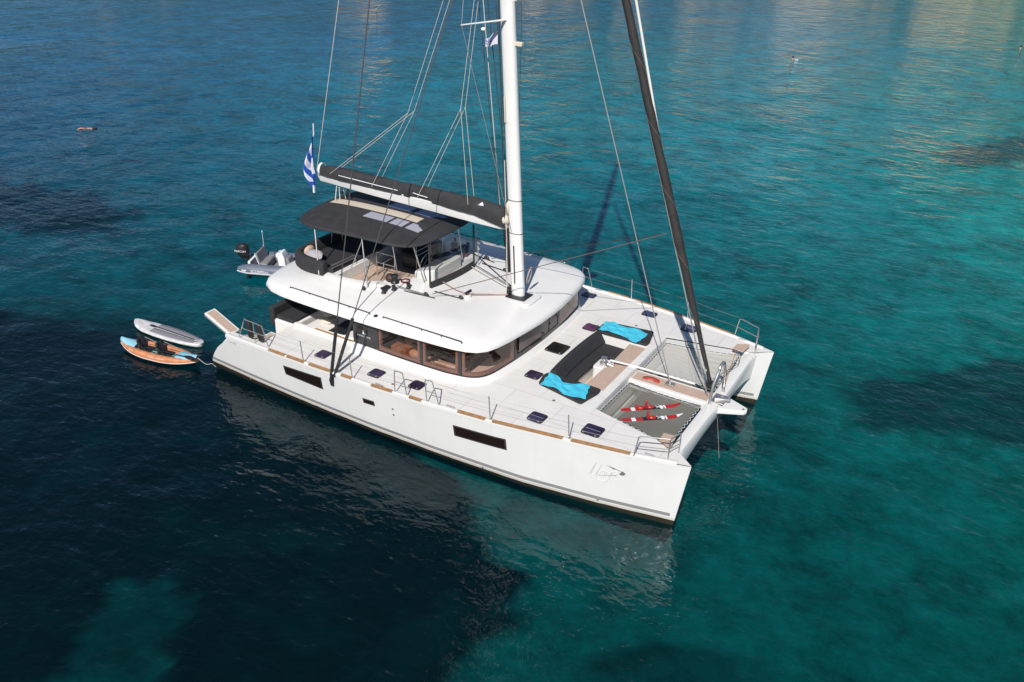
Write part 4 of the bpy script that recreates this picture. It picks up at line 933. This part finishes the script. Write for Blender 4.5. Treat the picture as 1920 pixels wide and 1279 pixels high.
wire('bridle_line', [(16.55, .4, 1.95), (16.1, 2.9, 2.0)], .01, mat('orange_line', (.5, .25, .15), .8))
for sg in (-1, 1):
    # pulpit with seat
    mb = MB(); y0 = sg*3.72; 
    A = Vector((15.72, sg*3.93, 1.98)); B = Vector((16.5, sg*3.62, 1.97)); C_ = Vector((16.62, sg*3.2, 1.96)); h = Vector((0, 0, .62))
    mb.tube([A, A+h*.95+Vector((.08, 0, 0)), A+h+Vector((.16, sg*-.02, 0)), B+h, C_+h, C_], .017)
    mb.tube([B, B+h], .017); mb.tube([A+h*.5+Vector((.05, 0, 0)), B+h*.5, C_+h*.5], .013); mb.build('pulpit', STEEL, boat)
    mb = MB(); mb.prism([(16.05, sg*3.12), (16.02, sg*2.75), (16.36, sg*2.72), (16.42, sg*3.2), (16.36, sg*3.3)], 2.1, 2.125); mb.build('pulpit_seat', TEAK, boat, bevel=.006)
    # stanchions and gates
    sx = [(5.50, .68), (7.36, .68), (11.86, .72), (14.03, .72)]
    for x, h_ in sx:
        y = sg*(yd(x)-.05); z = zd(x)+.04; mb = MB(); mb.tube([(x, y, z), (x-.05, y+sg*.015, z+h_)], .0155); mb.tube([(x, y, z), (x, y, z+.08)], .028); mb.build('stanchion', STEEL, boat)
    for xa, xb in ((8.86, 9.26), (9.92, 10.3)):
        ya = sg*(yd(xa)-.05); yb = sg*(yd(xb)-.05); za = zd(xa)+.04; mb = MB()
        first = xa < 9.5
        ta, tb = (.0, -.12) if first else (-.05, -.2)
        mb.tube(smooth_path([(xa, ya, za), (xa+ta, ya, za+.62), (xa+ta+.06, ya, za+.68), (xb+tb-.06, yb, za+.68), (xb+tb, yb, za+.62), (xb, yb, za)], 5), .016)
        mb.tube([(xa, ya, za+.34), (xb+tb*.5, yb, za+.34)], .012); mb.build('boarding_gate', STEEL, boat)
    # lifelines
    for hh in (.34, .66):
        seq = [(3.85, hh), (5.47, hh), (7.33, hh), (8.86, hh), None, (10.25, hh), (11.83, hh), (14.0, hh), (15.8, hh)]
        run = []
        for q in seq+[None]:
            if q is None:
                if len(run) > 1:
                    for a, b in zip(run[:-1], run[1:]): wire('lifeline', [a, (Vector(a)+Vector(b))/2-Vector((0, 0, .015)), b], .0035, WIRE, 5)
                run = []
            else: run.append((q[0], sg*(yd(q[0])-.05), zd(q[0])+.04+q[1]))
    # stern rail
    y1 = sg*4.62; mb = MB()
    mb.tube(smooth_path([(3.92, y1, 1.8), (3.74, y1, 2.38), (3.66, y1, 2.44), (3.08, y1, 2.46), (2.98, y1, 2.42), (2.68, y1, 1.78)], 4), .017)
    mb.tube([(3.83, y1, 2.12), (2.85, y1, 2.12)], .013); mb.tube([(3.36, y1, 1.78), (3.36, y1, 2.45)], .013); mb.build('stern_rail', STEEL, boat)
# anchor bridle going down into the water
wire('anchor_bridle', [(16.6, 0, 1.4), (16.86, 0, 0), (17.1, 0, -1.1)], .0075, mat('chain_grey', (.25, .24, .22), .6))

# ---------------- names painted on the hull
def on_hull(u, v):   # u along, v up, in the plane of the near bow topsides
    x = u; return Vector((x, -(yo(x, v)+.006), v))
def stroke(mb, pts, r=.009):
    mb.tube([on_hull(*p) for p in [(q.x, q.y) for q in smooth_path([(a, b, 0) for a, b in pts], 5)]], r, 5)
mb = MB()
stroke(mb, [(14.58,1.06),(14.66,1.16),(14.79,1.5),(14.74,1.3),(14.68,1.08),(14.80,1.14),(14.94,1.48),(14.86,1.25),(14.83,1.02),(14.88,1.0)])
stroke(mb, [(15.0,1.28),(14.93,1.24),(14.91,1.12),(14.97,1.09),(15.03,1.18),(15.01,1.3),(15.08,1.24)])
stroke(mb, [(15.08,1.3),(15.07,1.15),(15.13,1.13),(15.21,1.32),(15.17,1.12),(15.05,.96),(14.88,.93)])
stroke(mb, [(15.34,1.34),(15.26,1.3),(15.23,1.2),(15.28,1.16),(15.35,1.26),(15.36,1.33),(15.35,1.2),(15.40,1.2)])
mb.build('name_lettering', LETTER, hullS)
mb = MB()
def hullpoly(pts):
    mb.add([on_hull(*p) for p in pts], [tuple(range(len(pts)))])
hullpoly([(15.39,1.29),(15.47,1.41),(15.56,1.35),(15.53,1.29),(15.46,1.26)]); hullpoly([(15.04,1.5),(15.26,1.445),(15.44,1.395),(15.43,1.38),(15.30,1.41),(15.25,1.40)])
hullpoly([(14.85,1.10),(15.36,1.245),(15.36,1.225),(14.85,1.092)])
mb.build('name_emblem', LETTERD, hullS, smooth=False)
text_mesh('LA 730', .11, (2.3, -4.735, 1.52), (1, -.03, .0), (0, -.12, 1), 'registration_lettering', LETTER, hullS, .002)

# ================================================================== LOOSE THINGS ON BOARD
def cushion(name, poly, z0, z1, label, cat='cushion', r=.08, group=None, m=CUSH, bev=.035):
    mb = MB(); mb.prism(round_poly(poly, r), z0, z1); o = mb.build(name, m, None, bevel=bev, seg=3); return tag(o, label, cat, group)
zl = dz(12.5, 2)+.004
padS = cushion('sun_pad', [(12.02,-2.25),(11.92,-1.75),(12.0,-1.56),(13.68,-1.58),(13.7,-1.8),(13.53,-2.57)], zl, zl+.085, 'charcoal sun pad beside the lounge, nearer to the water skis', 'sun pad')
padP = cushion('sun_pad', [(11.98,1.56),(11.90,1.75),(11.95,2.35),(13.52,2.57),(13.7,1.8),(13.68,1.58)], zl, zl+.085, 'charcoal sun pad on the far side of the lounge', 'sun pad')
sc_o = cushion('seat_cushion', [(12.2,-1.5),(12.62,-1.5),(12.62,.72),(13.1,.78),(13.1,1.5),(12.2,1.5)], 1.625, 1.75, 'charcoal L shaped seat cushion sunk in the foredeck lounge')
mb = MB(); rings = []
for y in np.linspace(-1.52, 1.52, 17):
    x = 12.0-.07*(1-(y/1.52)**2)
    rings.append([(x+.22, y, 1.76), (x, y, 1.99), (x-.01, y, 2.06), (x+.03, y, 2.10), (x+.16, y, 2.09), (x+.36, y, 1.77)])
mb.loft(rings); tag(mb.build('back_cushion', CUSH, None, bevel=.03), 'long curved charcoal backrest cushion along the aft edge of the foredeck lounge', 'cushion')
def towel(stations, zt, label, seed):
    rs = np.random.RandomState(seed); ph = rs.uniform(0, 6.28, 10)
    def fn(u, v):
        X = [interp(u, [s[0] for s in stations], [s[k] for s in stations]) for k in (1, 2, 3, 4)]
        x = X[0]*(1-v)+X[2]*v; y = X[1]*(1-v)+X[3]*v
        x += .015*sin(14*v+ph[0]+5*u); y += .02*sin(11*u+ph[1])
        z = zt+.014+.016*abs(sin(6*v+8*u+ph[2]))+.018*max(0, sin(13*v-9*u+ph[3]))*(1-abs(2*u-.9))+.008*sin(25*u+7*v+ph[4])
        return (x, y, z)
    mb = MB(); mb.grid(fn, 60, 36); tag(mb.build('towel', TOWEL, None, solid=.012, sub=1), label, 'towel')
zp = zl+.086
towel([(0,12.16,-2.36,12.05,-1.62),(.2,12.42,-2.33,12.3,-1.66),(.42,12.72,-2.34,12.6,-1.92),(.55,12.95,-2.45,12.78,-1.86),(.8,13.3,-2.45,13.1,-1.7),(1,13.56,-2.34,13.34,-1.62)], zp, 'turquoise towel spread over the sun pad nearer to the water skis', 3)
towel([(0,12.02,1.62,11.97,2.26),(.2,12.25,1.64,12.18,2.36),(.4,12.48,1.70,12.45,2.28),(.55,12.75,1.66,12.7,2.3),(.8,13.1,1.52,13.15,2.33),(1,13.4,1.46,13.48,2.22)], zp, 'turquoise towel spread over the far sun pad', 8)
# aft cockpit cushions
cushion('seat_cushion', [(2.66,-3.02),(3.42,-3.02),(3.42,3.02),(2.66,3.02)], 1.745, 1.86, 'wide charcoal seat cushion on the white aft cockpit bench')
mb = MB(); mb.box((2.46, -3.12, 1.5), (2.66, 3.0, 2.16)); tag(mb.build('back_cushion', CUSH, None, bevel=.06, seg=3), 'dark backrest cushion along the aft cockpit bench', 'cushion')
# flybridge cushions
cushion('sun_pad', [(3.08,-2.12),(4.5,-2.2),(4.5,.35),(4.3,.35),(4.3,2.1),(3.08,2.1)], 3.465, 3.62, 'large black sun pad on the flybridge under the canopy', 'sun pad')
mb = MB(); bp = smooth_path([(4.3,-2.3,0),(3.6,-2.3,0),(3.05,-2.12,0),(2.86,-1.7,0),(2.82,0,0),(2.86,1.7,0),(3.05,2.12,0),(3.6,2.3,0)], 5)
rings = []
for i, p in enumerate(bp):
    a = bp[max(i-1, 0)]; b = bp[min(i+1, len(bp)-1)]; t = (b-a).normalized(); nn = Vector((-t.y, t.x, 0))
    q = [(-.13, 3.42), (-.14, 3.8), (-.09, 3.88), (.06, 3.88), (.12, 3.8), (.13, 3.42)]
    rings.append([(p.x+nn.x*o_, p.y+nn.y*o_, z_) for o_, z_ in q])
mb.loft(rings); tag(mb.build('back_cushion', CUSH, None, bevel=.03), 'black wrap-around backrest cushion at the aft end of the flybridge', 'cushion')
mb = MB(); mb.ell((3.5, -1.92, 3.78), (.34, .24, .09)); mb.xf(Matrix.Translation((3.5,-1.92,3.78)) @ Matrix.Rotation(.5, 4, 'X') @ Matrix.Translation((-3.5,1.92,-3.78))); tag(mb.build('pillow', PILLOW), 'pale grey patterned pillow lying on the flybridge sun pad', 'pillow')
mb = MB(); mb.ell((3.14, -1.74, 3.8), (.09, .24, .17)); tag(mb.build('pillow', PILLOWB), 'tan pillow leaning on the flybridge backrest', 'pillow')
# red mat on the walkway, fender on the stern rail, coils of rope
mb = MB()
mb.loft([[(14.55+.27*cos(a), -.05+.17*sin(a), 1.885), (14.55+.10*cos(a), -.08+.05*sin(a), 1.885)] for a in np.linspace(-.35, pi+.35, 18)], closed=False, cap=False)
tag(mb.build('mat', REDM, None, solid=.02), 'small red crescent shaped mat on the teak foredeck walkway', 'mat')
for i, (x, lab) in enumerate(((3.55, 'black fender hanging on the stern rail nearer to the deck hatches'), (3.12, 'black fender hanging on the stern rail nearer to the gangway'))):
    mb = MB(); ya = -4.52; mb.tube([(x, ya, 1.80), (x, ya, 1.86), (x-.02, ya, 2.0), (x-.04, ya, 2.3), (x-.05, ya, 2.4), (x-.05, ya, 2.44)], [.03, .09, .105, .105, .08, .02], 12); tag(mb.build('fender', BLK), lab, 'fender')
def coil(c, r, n, th, m, label, vert=False, name='rope_coil'):
    mb = MB(); pts = []
    for i in range(n*16+1):
        a = 2*pi*i/16; k = 1+.06*sin(i*.37); h = .05*i/(n*16)*(1+.5*sin(i*.9))
        pts.append((c[0]+(.06*sin(a*1.01) if vert else r*k*cos(a)), c[1]+r*k*(sin(a) if not vert else cos(a)*.5), c[2]+(h if not vert else r*1.6*k*sin(a))+ (.03*sin(i) if vert else 0)))
    mb.tube(pts, th, 5); tag(mb.build(name, m), label, 'rope')
coil((10.22, .2, 4.0), .16, 5, .014, mat('grey_rope', (.36, .32, .28), .85), 'grey rope coil hanging at the foot of the mast', True)
coil((6.72, -1.36, 3.46), .13, 7, .022, mat('red_rope', (.13, .012, .014), .8), 'dark red rope coil by the winches on the near side of the flybridge')
coil((6.95, 1.45, 3.46), .17, 6, .022, mat('maroon_rope', (.15, .015, .025), .8), 'dark red rope coil on the far side of the flybridge')
coil((6.5, 1.15, 3.46), .13, 7, .024, mat('navy_rope', (.03, .05, .11), .8), 'dark blue rope coil on the far side of the flybridge')
mb = MB(); mb.ell((6.33, -1.62, 3.6), (.17, .15, .15)); tag(mb.build('rope_bag', mat('brown_bag', (.05, .025, .022), .6)), 'dark brown rope bag by the near flybridge winches', 'bag')
# water skis
def ski(loc, rz, tip, label, two):
    e = empty('water_ski', loc, label, 'water ski', rz)
    mb = MB(); L = 1.72
    xs = np.linspace(0, L, 44); rings = []
    for x in xs:
        t = x/L; hw = .066*min(1, (t/.05)**.5+.35)*(1 if t < .8 else max(.12, 1-((t-.8)/.2)**2.2)); z = .02+.09*max(0, (t-.78)/.22)**2
        rings.append([(x, -hw, z), (x, hw, z), (x, hw, z+.022), (x, -hw, z+.022)])
    n = 4; vs = [p for r in rings for p in r]
    for k in range(len(rings)-1):
        t = xs[k]/L; mb.cur = 0 if (t < .33 or t > .74) else 1
        if .16 < t < .22 or (.64 < t < .68) or (.72 < t < .74) or t > tip: mb.cur = 2
        for i in range(4): mb.add([rings[k][i], rings[k][(i+1) % 4], rings[k+1][(i+1) % 4], rings[k+1][i]], [(0, 1, 2, 3)])
    mb.build('ski_blade', [RED, BLK, FWHITE], e, smooth=False)
    for xb in ((.55, .82) if two else (.84,)):
        mb = MB(); k = 1 if xb > .7 else .6
        mb.loft([[(xb+.03+.11*cos(a)*s_, .065*sin(a)*s_, z_) for a in np.linspace(0, 2*pi, 13)[:-1]] for s_, z_ in ((1, .04), (.9, .075), (.55, .10))])
        mb.box((xb-.12, -.01, .06), (xb-.08, .01, .04+.24*k)); mb.box((xb-.13, -.06, .04), (xb-.09, .06, .04+.17*k))
        mb.build('binding', RED, e, bevel=.01)
    mb = MB(); 
    for s in (-1, 1): mb.tube([(1.0, s*.06, .046), (1.12, -s*.05, .048), (1.26, s*.06, .047)], .008, 5)
    mb.build('graphic', FWHITE, e, split=True)
ski((14.45, -1.90, 1.77), math.atan2(1.15, 1.30), .99, 'red and black water ski with two bindings on the net, nearer the walkway', True)
ski((14.68, -2.38, 1.78), math.atan2(1.13, 1.34), .9, 'red and black water ski with one binding and white tip, nearer the hull side', False)
# ensign
mb = MB(); nu, nv = 150, 50
def flagp(u, v):   # u down the length, v across
    z = 7.02-1.82*u; wl = interp(u, [0, .12, .35, .6, .75, .9, 1], [.02, .10, .34, .46, .42, .22, .06])
    s = v-.5; xc = interp(u, [0, .35, .6, 1], [2.08, 1.93, 1.84, 1.92])
    return (xc+wl*s*1.02, -.06+wl*.35*cos(v*9+u*2)+.05*sin(v*5+4*u), z+.05*cos(v*6))
rows = [[flagp(i/nu, j/nv) for j in range(nv+1)] for i in range(nu+1)]
for i in range(nu):
    for j in range(nv):
        u = (i+.5)/nu; v = (j+.5)/nv
        if v < .62: k = int(math.floor(u*6.2-v*4.6+4)); mb.cur = 1 if k % 2 else 0
        else: mb.cur = 1 if (.42 < u < .72 and v > .8 ) else 0
        if u > .86: mb.cur = 0
        mb.add([rows[i][j], rows[i+1][j], rows[i+1][j+1], rows[i][j+1]], [(0, 1, 2, 3)])
fo = mb.build('flag', [BLUE, FWHITE], None); tag(fo, 'limp blue and white striped national flag hanging at the boom end', 'flag')
mb = MB(); mb.tube([(2.10, -.02, 7.4), (2.08, -.02, 7.02)], .02, 6); mb.tube([(1.93, -.04, 5.3), (1.92, -.04, 5.05)], .04, 6); mb.build('toggle', FWHITE, fo, split=True)
mb = MB(); mb.grid(lambda u, v: (9.14-.42*u, -.16-.05*sin(5*u), 11.0-.28*u-.34*v*(1-.4*u)+.02*sin(8*u)), 14, 8)
pn = mb.build('pennant', mat('pennant_cloth', (.62, .62, .7), .85)); tag(pn, 'small white pennant with blue lettering beside the mast under the spreader', 'flag')
text_mesh('NOI', .16, (8.80, -.225, 10.62), (1, .1, .55), (-.1, 0, 1), 'lettering', mat('blue_lettering', (.06, .07, .3), .6), pn, .002)

# ================================================================== TENDER, KAYAK, BOARD
def dsq(mb): mb.v = [(.45+(x-.45)*.70, y, z) for x, y, z in mb.v]
dg = empty('inflatable_dinghy', (-4.12, 1.94, 0), 'grey inflatable dinghy with black outboard and white console behind the catamaran', 'dinghy', radians(24))
path = smooth_path([(0, -.66, .36), (.6, -.69, .36), (1.8, -.70, .37), (2.7, -.62, .40), (3.35, -.36, .46), (3.6, 0, .50), (3.35, .36, .46), (2.7, .62, .40), (1.8, .70, .37), (.6, .69, .36), (0, .66, .36)], 7)
rr = [.24*min(1, .35+.65*(min(i, len(path)-1-i)/6)) for i in range(len(path))]
mb = MB(); mb.tube(path, rr, 14); tb = mb.build('tube', TUBEG, dg)
mb = MB(); outp = []
for i, p in enumerate(path):
    a = path[max(i-1, 0)]; b = path[min(i+1, len(path)-1)]; t = (b-a).normalized(); nn = Vector((t.y, -t.x, 0))
    outp.append(p+nn*(rr[i]*.97+.005)+Vector((0, 0, -.06)))
mb.tube(outp, .032, 6); mb.build('rubbing_strake', mat('pale_rubber', (.5, .51, .55), .6), tb)
mb = MB(); mb.prism([(.35, -.5), (2.9, -.45), (3.3, 0), (2.9, .45), (.35, .5)], .05, .24); mb.build('floor', SEATG, dg, smooth=False)
mb = MB(); mb.prism([(.35, -.5), (.45, -.5), (.45, .5), (.35, .5)], .1, .62); mb.build('transom', FOAM, dg, bevel=.02)
mb = MB(); mb.box((1.0, -.48, .24), (1.42, .48, .56)); dsq(mb); mb.build('bench_seat', SEATG, dg, bevel=.06)
mb = MB(); mb.add([(.95,-.46,.56),(1.03,-.46,.56),(.86,-.46,.98),(.78,-.46,.98),(.95,.46,.56),(1.03,.46,.56),(.86,.46,.98),(.78,.46,.98)], [(0,1,2,3),(7,6,5,4),(0,4,5,1),(1,5,6,2),(2,6,7,3),(3,7,4,0)]); dsq(mb); mb.build('seat_back', SEATG, dg, bevel=.03)
mb = MB(); mb.tube([(.76, -.47, .99), (.98, -.47, .5), (1.0, -.5, .38)], .025, 6); mb.tube([(.76, .47, .99), (.98, .47, .5)], .025, 6); dsq(mb); mb.build('seat_frame', FOAM, dg, split=True)
mb = MB(); mb.loft([[(2.02, -.25, .24), (2.45, -.25, .24), (2.45, .25, .24), (2.02, .25, .24)], [(1.96, -.25, .72), (2.38, -.25, .76), (2.38, .25, .76), (1.96, .25, .72)], [(1.84, -.23, .90), (2.22, -.23, .99), (2.22, .23, .99), (1.84, .23, .90)]]); dsq(mb); cs = mb.build('console', FOAM, dg, bevel=.03)
mb = MB(); c = Vector((1.78, 0, .94)); mb.tube([c+Vector((.06*sin(a), .17*cos(a), .17*sin(a))) for a in np.linspace(0, 2*pi, 19)], .016, 6); dsq(mb); mb.build('steering_wheel', BLK, cs)
mb = MB()
for y in (-.12, .1): mb.tube([(2.08, y, .955), (2.085, y, .972)], .045, 10)
dsq(mb); mb.build('gauge', SEATG, cs, split=True)
mb = MB(); mb.loft([[(2.5, -.3, .24), (2.85, -.28, .24), (2.85, .26, .24), (2.5, .26, .24)], [(2.46, -.29, .8), (2.62, -.27, .78), (2.62, .25, .78), (2.46, .25, .8)]]); mb.box((2.6, -.28, .24), (3.0, .28, .5)); dsq(mb); mb.build('front_seat', SEATG, dg, bevel=.05)
mb = MB(); mb.tube([(.75, .55, .55), (.72, .57, 1.5)], .012, 6); mb.ell((.72, .57, 1.52), (.03, .03, .05)); dsq(mb); mb.build('light_pole', FOAM, dg)
mb = MB(); mb.loft([[(.02+.30*k*cos(a)-sh, .21*k*sin(a), z) for a in np.linspace(0, 2*pi, 15)[:-1]] for z, k, sh in ((.55, .55, .0), (.68, .85, .02), (.85, 1.0, .05), (1.05, .98, .06), (1.18, .82, .04), (1.24, .45, .02))]); mb.v = [(.05+(x-.05)*.92, y*.92, .6+(z-.6)*.92) for x, y, z in mb.v]; ob = mb.build('outboard_motor', BLK, dg, bevel=.02)
mb = MB(); mb.loft([[(.12, -.08, .6), (.3, -.06, .6), (.3, .06, .6), (.12, .08, .6)], [(.05, -.07, -.35), (.2, -.05, -.35), (.2, .05, -.35), (.05, .07, -.35)]]); mb.build('engine_leg', BLK, ob)
text_mesh('MERCURY', .11, (-.28, -.226, .88), (1, -.02, 0), (0, .05, 1), 'lettering', LETTERW, ob, .004)
for body, x, s in (('SCORPION', .62, .15), ('ATOS 47', 1.75, .12)):
    text_mesh(body, s, (x, -.945, .34), (1, 0, .005), (0, .28, 1), 'lettering', LETTERW, tb, .006)
mb = MB(); mb.box((.24, -.905, .34), (.54, -.895, .43)); mb.build('nameplate', LETTER, tb)

ky = empty('inflatable_kayak', (-1.05, -4.86, 0), 'orange two seat inflatable kayak with pale blue decks beside the stern', 'kayak', radians(9.3))
L = 1.6
def kside(sg, x): t = x/L; return sg*.34*(1-abs(t)**2.4)
def krise(x): return .16+.10*abs(x/L)**3
for sg in (-1, 1):
    pts = [(x, kside(sg, x), krise(x)) for x in np.linspace(-L, L, 33)]
    mb = MB(); mb.tube(pts, [.045+.085*(1-abs(p[0]/L)**3) for p in pts], 12); tb2 = mb.build('side_tube', ORANGE, ky)
    mb = MB(); mb.tube([(p[0], p[1]+sg*(.04+.08*(1-abs(p[0]/L)**3)), p[2]-.05) for p in pts], .022, 6); mb.build('trim', PINKW, tb2)
    mb = MB()
    for a, b in ((-1.0, -.78), (-.1, .14), (.22, .55)) if sg < 0 else ((-.6, -.3), (.3, .6)):
        mb.tube([(x, kside(sg, x)+sg*(.085*(1-abs(x/L)**3)+.03), krise(x)+.055) for x in np.linspace(a, b, 4)], .014, 5)
    mb.build('side_patch', PINKW, tb2, split=True)
mb = MB(); mb.grid(lambda u, v: ((u*2-1)*1.45, (v*2-1)*.33*(1-abs(u*2-1)**2.4), .14), 20, 4); mb.build('floor', MINT, ky, solid=.05)
for a, b in ((-1.58, -.86), (1.58, .82)):
    mb = MB(); mb.grid(lambda u, v: (a+(b-a)*u, (v*2-1)*(.06+.30*(1-abs((a+(b-a)*u)/L)**2.4)), krise(a+(b-a)*u)+.07+.09*(1-(v*2-1)**2)), 8, 8); mb.build('spray_deck', AQUA, ky, solid=.02)
for x in (-.62, .18):
    mb = MB(); mb.prism(round_poly([(x, -.17), (x+.34, -.17), (x+.34, .17), (x, .17)], .08), .17, .23); se = mb.build('kayak_seat', BLK, ky, bevel=.02)
    mb = MB(); mb.grid(lambda u, v: (x-.04-.12*u-.05*cos((v-.5)*pi), (v-.5)*.40*(1-.3*u), .2+.36*u), 6, 8); mb.build('seat_back', mat_frame, se, solid=.05)
    mb = MB(); mb.tube([(x-.12, -.2, .5), (x+.35, -.3, .3)], .01, 5); mb.tube([(x-.12, .2, .5), (x+.35, .3, .3)], .01, 5); mb.build('strap', BLK, se, split=True)
mb = MB()
for sg in (-1, 1): mb.tube([(x, kside(sg, x)*.6, krise(x)+.1) for x in np.linspace(-1.15, 1.2, 24)], .011, 5)
mb.build('deck_line', BLK, ky)
pd = empty('paddle', (-1.05, -4.86, 0), 'black bladed paddle stowed along the orange kayak', 'paddle', radians(9.3))
mb = MB(); mb.tube([(-1.0, -.10, .27), (1.28, -.26, .45)], .016, 6); mb.build('shaft', BLK, pd)
for x0, y0, z0, s in ((1.28, -.26, .45, 1), (-1.0, -.10, .27, -1)):
    mb = MB(); mb.loft([[(x0+s*.40*t, y0-.03*t*s+w_*.5*k, z0+.01) for k in (-1, -.5, .5, 1)] for t, w_ in ((0, .04), (.25, .15), (.6, .2), (.9, .15), (1, .05))], closed=False, cap=False); mb.build('blade', BLK, pd, solid=.015)

sp = empty('paddle_board', (-2.03, -3.70, 0), 'white and grey stand up paddle board floating behind the orange kayak', 'paddle board', radians(3.5))
def sup_hw(x):   # nose at -x
    t = (x+1.6)/3.2; return .40*interp(t, [0, .02, .08, .2, .4, .6, .8, .93, .98, 1], [.05, .32, .62, .88, 1.0, .98, .82, .58, .42, .2])
xs = np.linspace(-1.6, 1.6, 60); mb = MB()
rings = []
for x in xs:
    h = sup_hw(x); zz = .03+.10*max(0, (-.9-x)/.7)**2
    rings.append([(x, h*c, zz+.065+.065*s) for c, s in ((1, 0), (.92, .7), (.8, 1), (.4, 1.02), (-.4, 1.02), (-.8, 1), (-.92, .7), (-1, 0), (-.92, -.7), (-.7, -1), (.7, -1), (.92, -.7))])
mb.loft(rings); mb.build('board', BOARDW, sp)
for sg in (-1, 1):
    mb = MB(); mb.grid(lambda u, v: (-.62+1.98*u, sg*(.02+(sup_hw(-.62+1.98*u)*.78-.02)*v), .1635), 30, 4); mb.build('deck_pad', PADG, sp, solid=.006)
mb = MB(); 
for x, y in ((1.28, .07), (1.36, -.08), (1.42, .02)): mb.tube([(x, y, .166), (x+.06, y+.05, .168)], .02, 5)
mb.build('leash_plug', BLK, sp, split=True)
p2 = empty('paddle', (-2.03, -3.70, 0), 'black paddle lying along the middle of the white paddle board', 'paddle', radians(3.5))
mb = MB(); mb.tube([(-.55, .04, .19), (1.22, .0, .19)], .017, 6); mb.build('shaft', BLK, p2)
mb = MB(); mb.loft([[(-.55-.36*t, .04+w_*.5*k, .185) for k in (-1, -.4, .4, 1)] for t, w_ in ((0, .03), (.3, .09), (.7, .12), (1, .05))], closed=False, cap=False); mb.build('blade', BLK, p2, solid=.012)
mb = MB(); mb.tube(smooth_path([(.52, -4.6, .32), (.75, -4.5, .12), (.95, -4.42, .16), (1.05, -4.35, .05), (1.15, -4.36, .35), (1.3, -4.42, .75)], 6), .008, 5); tag(mb.build('mooring_line', ROPE), 'thin pale line tying the kayak to the near stern', 'rope')
mb = MB(); mb.tube(smooth_path([(-1.5, 3.83, .55), (.2, 3.9, .9), (1.6, 3.95, 1.2)], 6), .012, 5); tag(mb.build('mooring_line', ROPE), 'line tying the grey dinghy to the far stern', 'rope')

# ================================================================== SWIMMERS
def skinned(name, verts, edges, radii, root, m, parent):
    me = bpy.data.meshes.new(name); me.from_pydata(verts, edges, []); me.materials.append(m)
    o = bpy.data.objects.new(name, me); sc.collection.objects.link(o)
    o.modifiers.new('skin', 'SKIN'); sv = me.skin_vertices[0] if me.skin_vertices else None
    if sv is None:
        bm = bmesh.new(); bm.from_mesh(me); bm.verts.layers.skin.verify(); bm.to_mesh(me); bm.free(); sv = me.skin_vertices[0]
    for i, r in enumerate(radii): sv.data[i].radius = (r, r); sv.data[i].use_root = (i == root)
    s = o.modifiers.new('sub', 'SUBSURF'); s.levels = 1; s.render_levels = 1
    dg_ = bpy.context.evaluated_depsgraph_get(); m2 = bpy.data.meshes.new_from_object(o.evaluated_get(dg_))
    bpy.data.objects.remove(o); bpy.data.meshes.remove(me)
    m2.name = name; m2.materials.clear(); m2.materials.append(m); m2.polygons.foreach_set('use_smooth', [True]*len(m2.polygons))
    o = bpy.data.objects.new(name, m2); sc.collection.objects.link(o); o.parent = parent; return o
def swimmer(loc, rz, label, crawl=True, foam=False):
    e = empty('person', loc, label, 'person', rz, 'swimmers in the bay')
    if crawl:
        V = [(0, 0, .0), (.28, 0, .03), (.52, 0, .05), (.66, 0, .05), (.76, 0, .06), (.90, 0, .06),             # pelvis, waist, chest, neck, head
             (.52, .19, .06), (.66, .34, .20), (.90, .36, .12), (1.02, .36, .04), (.52, -.19, .03), (.80, -.22, -.02), (1.06, -.2, -.06), (1.16, -.2, -.07),
             (-.06, .09, -.01), (-.46, .11, -.05), (-.88, .12, -.03), (-1.06, .12, -.05), (-.06, -.09, -.01), (-.46, -.11, -.08), (-.86, -.12, -.16), (-1.04, -.12, -.14)]
    else:            # treading water, head and shoulders out
        V = [(0, 0, -.55), (.02, 0, -.32), (.04, 0, -.08), (.04, 0, .06), (.05, 0, .14), (.06, 0, .28),
             (.04, .19, -.04), (.22, .30, -.08), (.42, .20, -.02), (.5, .14, -.02), (.04, -.19, -.04), (.22, -.32, -.10), (.42, -.26, -.06), (.5, -.22, -.06),
             (0, .1, -.62), (.1, .13, -1.0), (-.05, .14, -1.4), (.05, .14, -1.46), (0, -.1, -.62), (.15, -.13, -1.0), (.0, -.14, -1.4), (.1, -.14, -1.46)]
    Ed = [(0, 1), (1, 2), (2, 3), (3, 4), (4, 5), (2, 6), (6, 7), (7, 8), (8, 9), (2, 10), (10, 11), (11, 12), (12, 13), (0, 14), (14, 15), (15, 16), (16, 17), (0, 18), (18, 19), (19, 20), (20, 21)]
    R = [.15, .14, .16, .06, .1, .09, .065, .05, .04, .035, .065, .05, .04, .035, .1, .07, .05, .035, .1, .07, .05, .035]
    skinned('body', V, Ed, R, 0, SKIN, e)
    h = Vector(V[5]).lerp(Vector(V[4]), .35)
    mb = MB(); mb.ell((h.x+(.02 if crawl else -.02), 0, h.z+.045), (.115, .1, .085) if crawl else (.11, .105, .11)); mb.build('hair', HAIR, e)
    mb = MB(); mb.tube([(-.08, 0, .005), (.12, 0, .02)] if crawl else [(0, 0, -.62), (0, 0, -.42)], .165, 10); mb.build('swim_shorts', BLK, e)
    if foam:
        mb = MB()
        for i in range(9): mb.ell((-.25+random.uniform(-.2, .2), random.uniform(-.2, .2), random.uniform(0, .12)), (random.uniform(.03, .07),)*3, 6, 5)
        f = mb.build('splash', FOAM, e); 
swimmer((-27.9, 12.3, -.12), radians(205), 'person swimming front crawl off to the left of the catamaran')
swimmer((-49.56, 66.8, -.04), radians(60), 'person with dark hair treading water at the top edge left of the mast', False)
swimmer((.9, 67.0, -.02), radians(190), 'person with a small white splash in the water beyond the bow', False, True)
swimmer((18.9, 90.9, -.04), radians(150), 'person with head and shoulders above water near the top right corner', False)
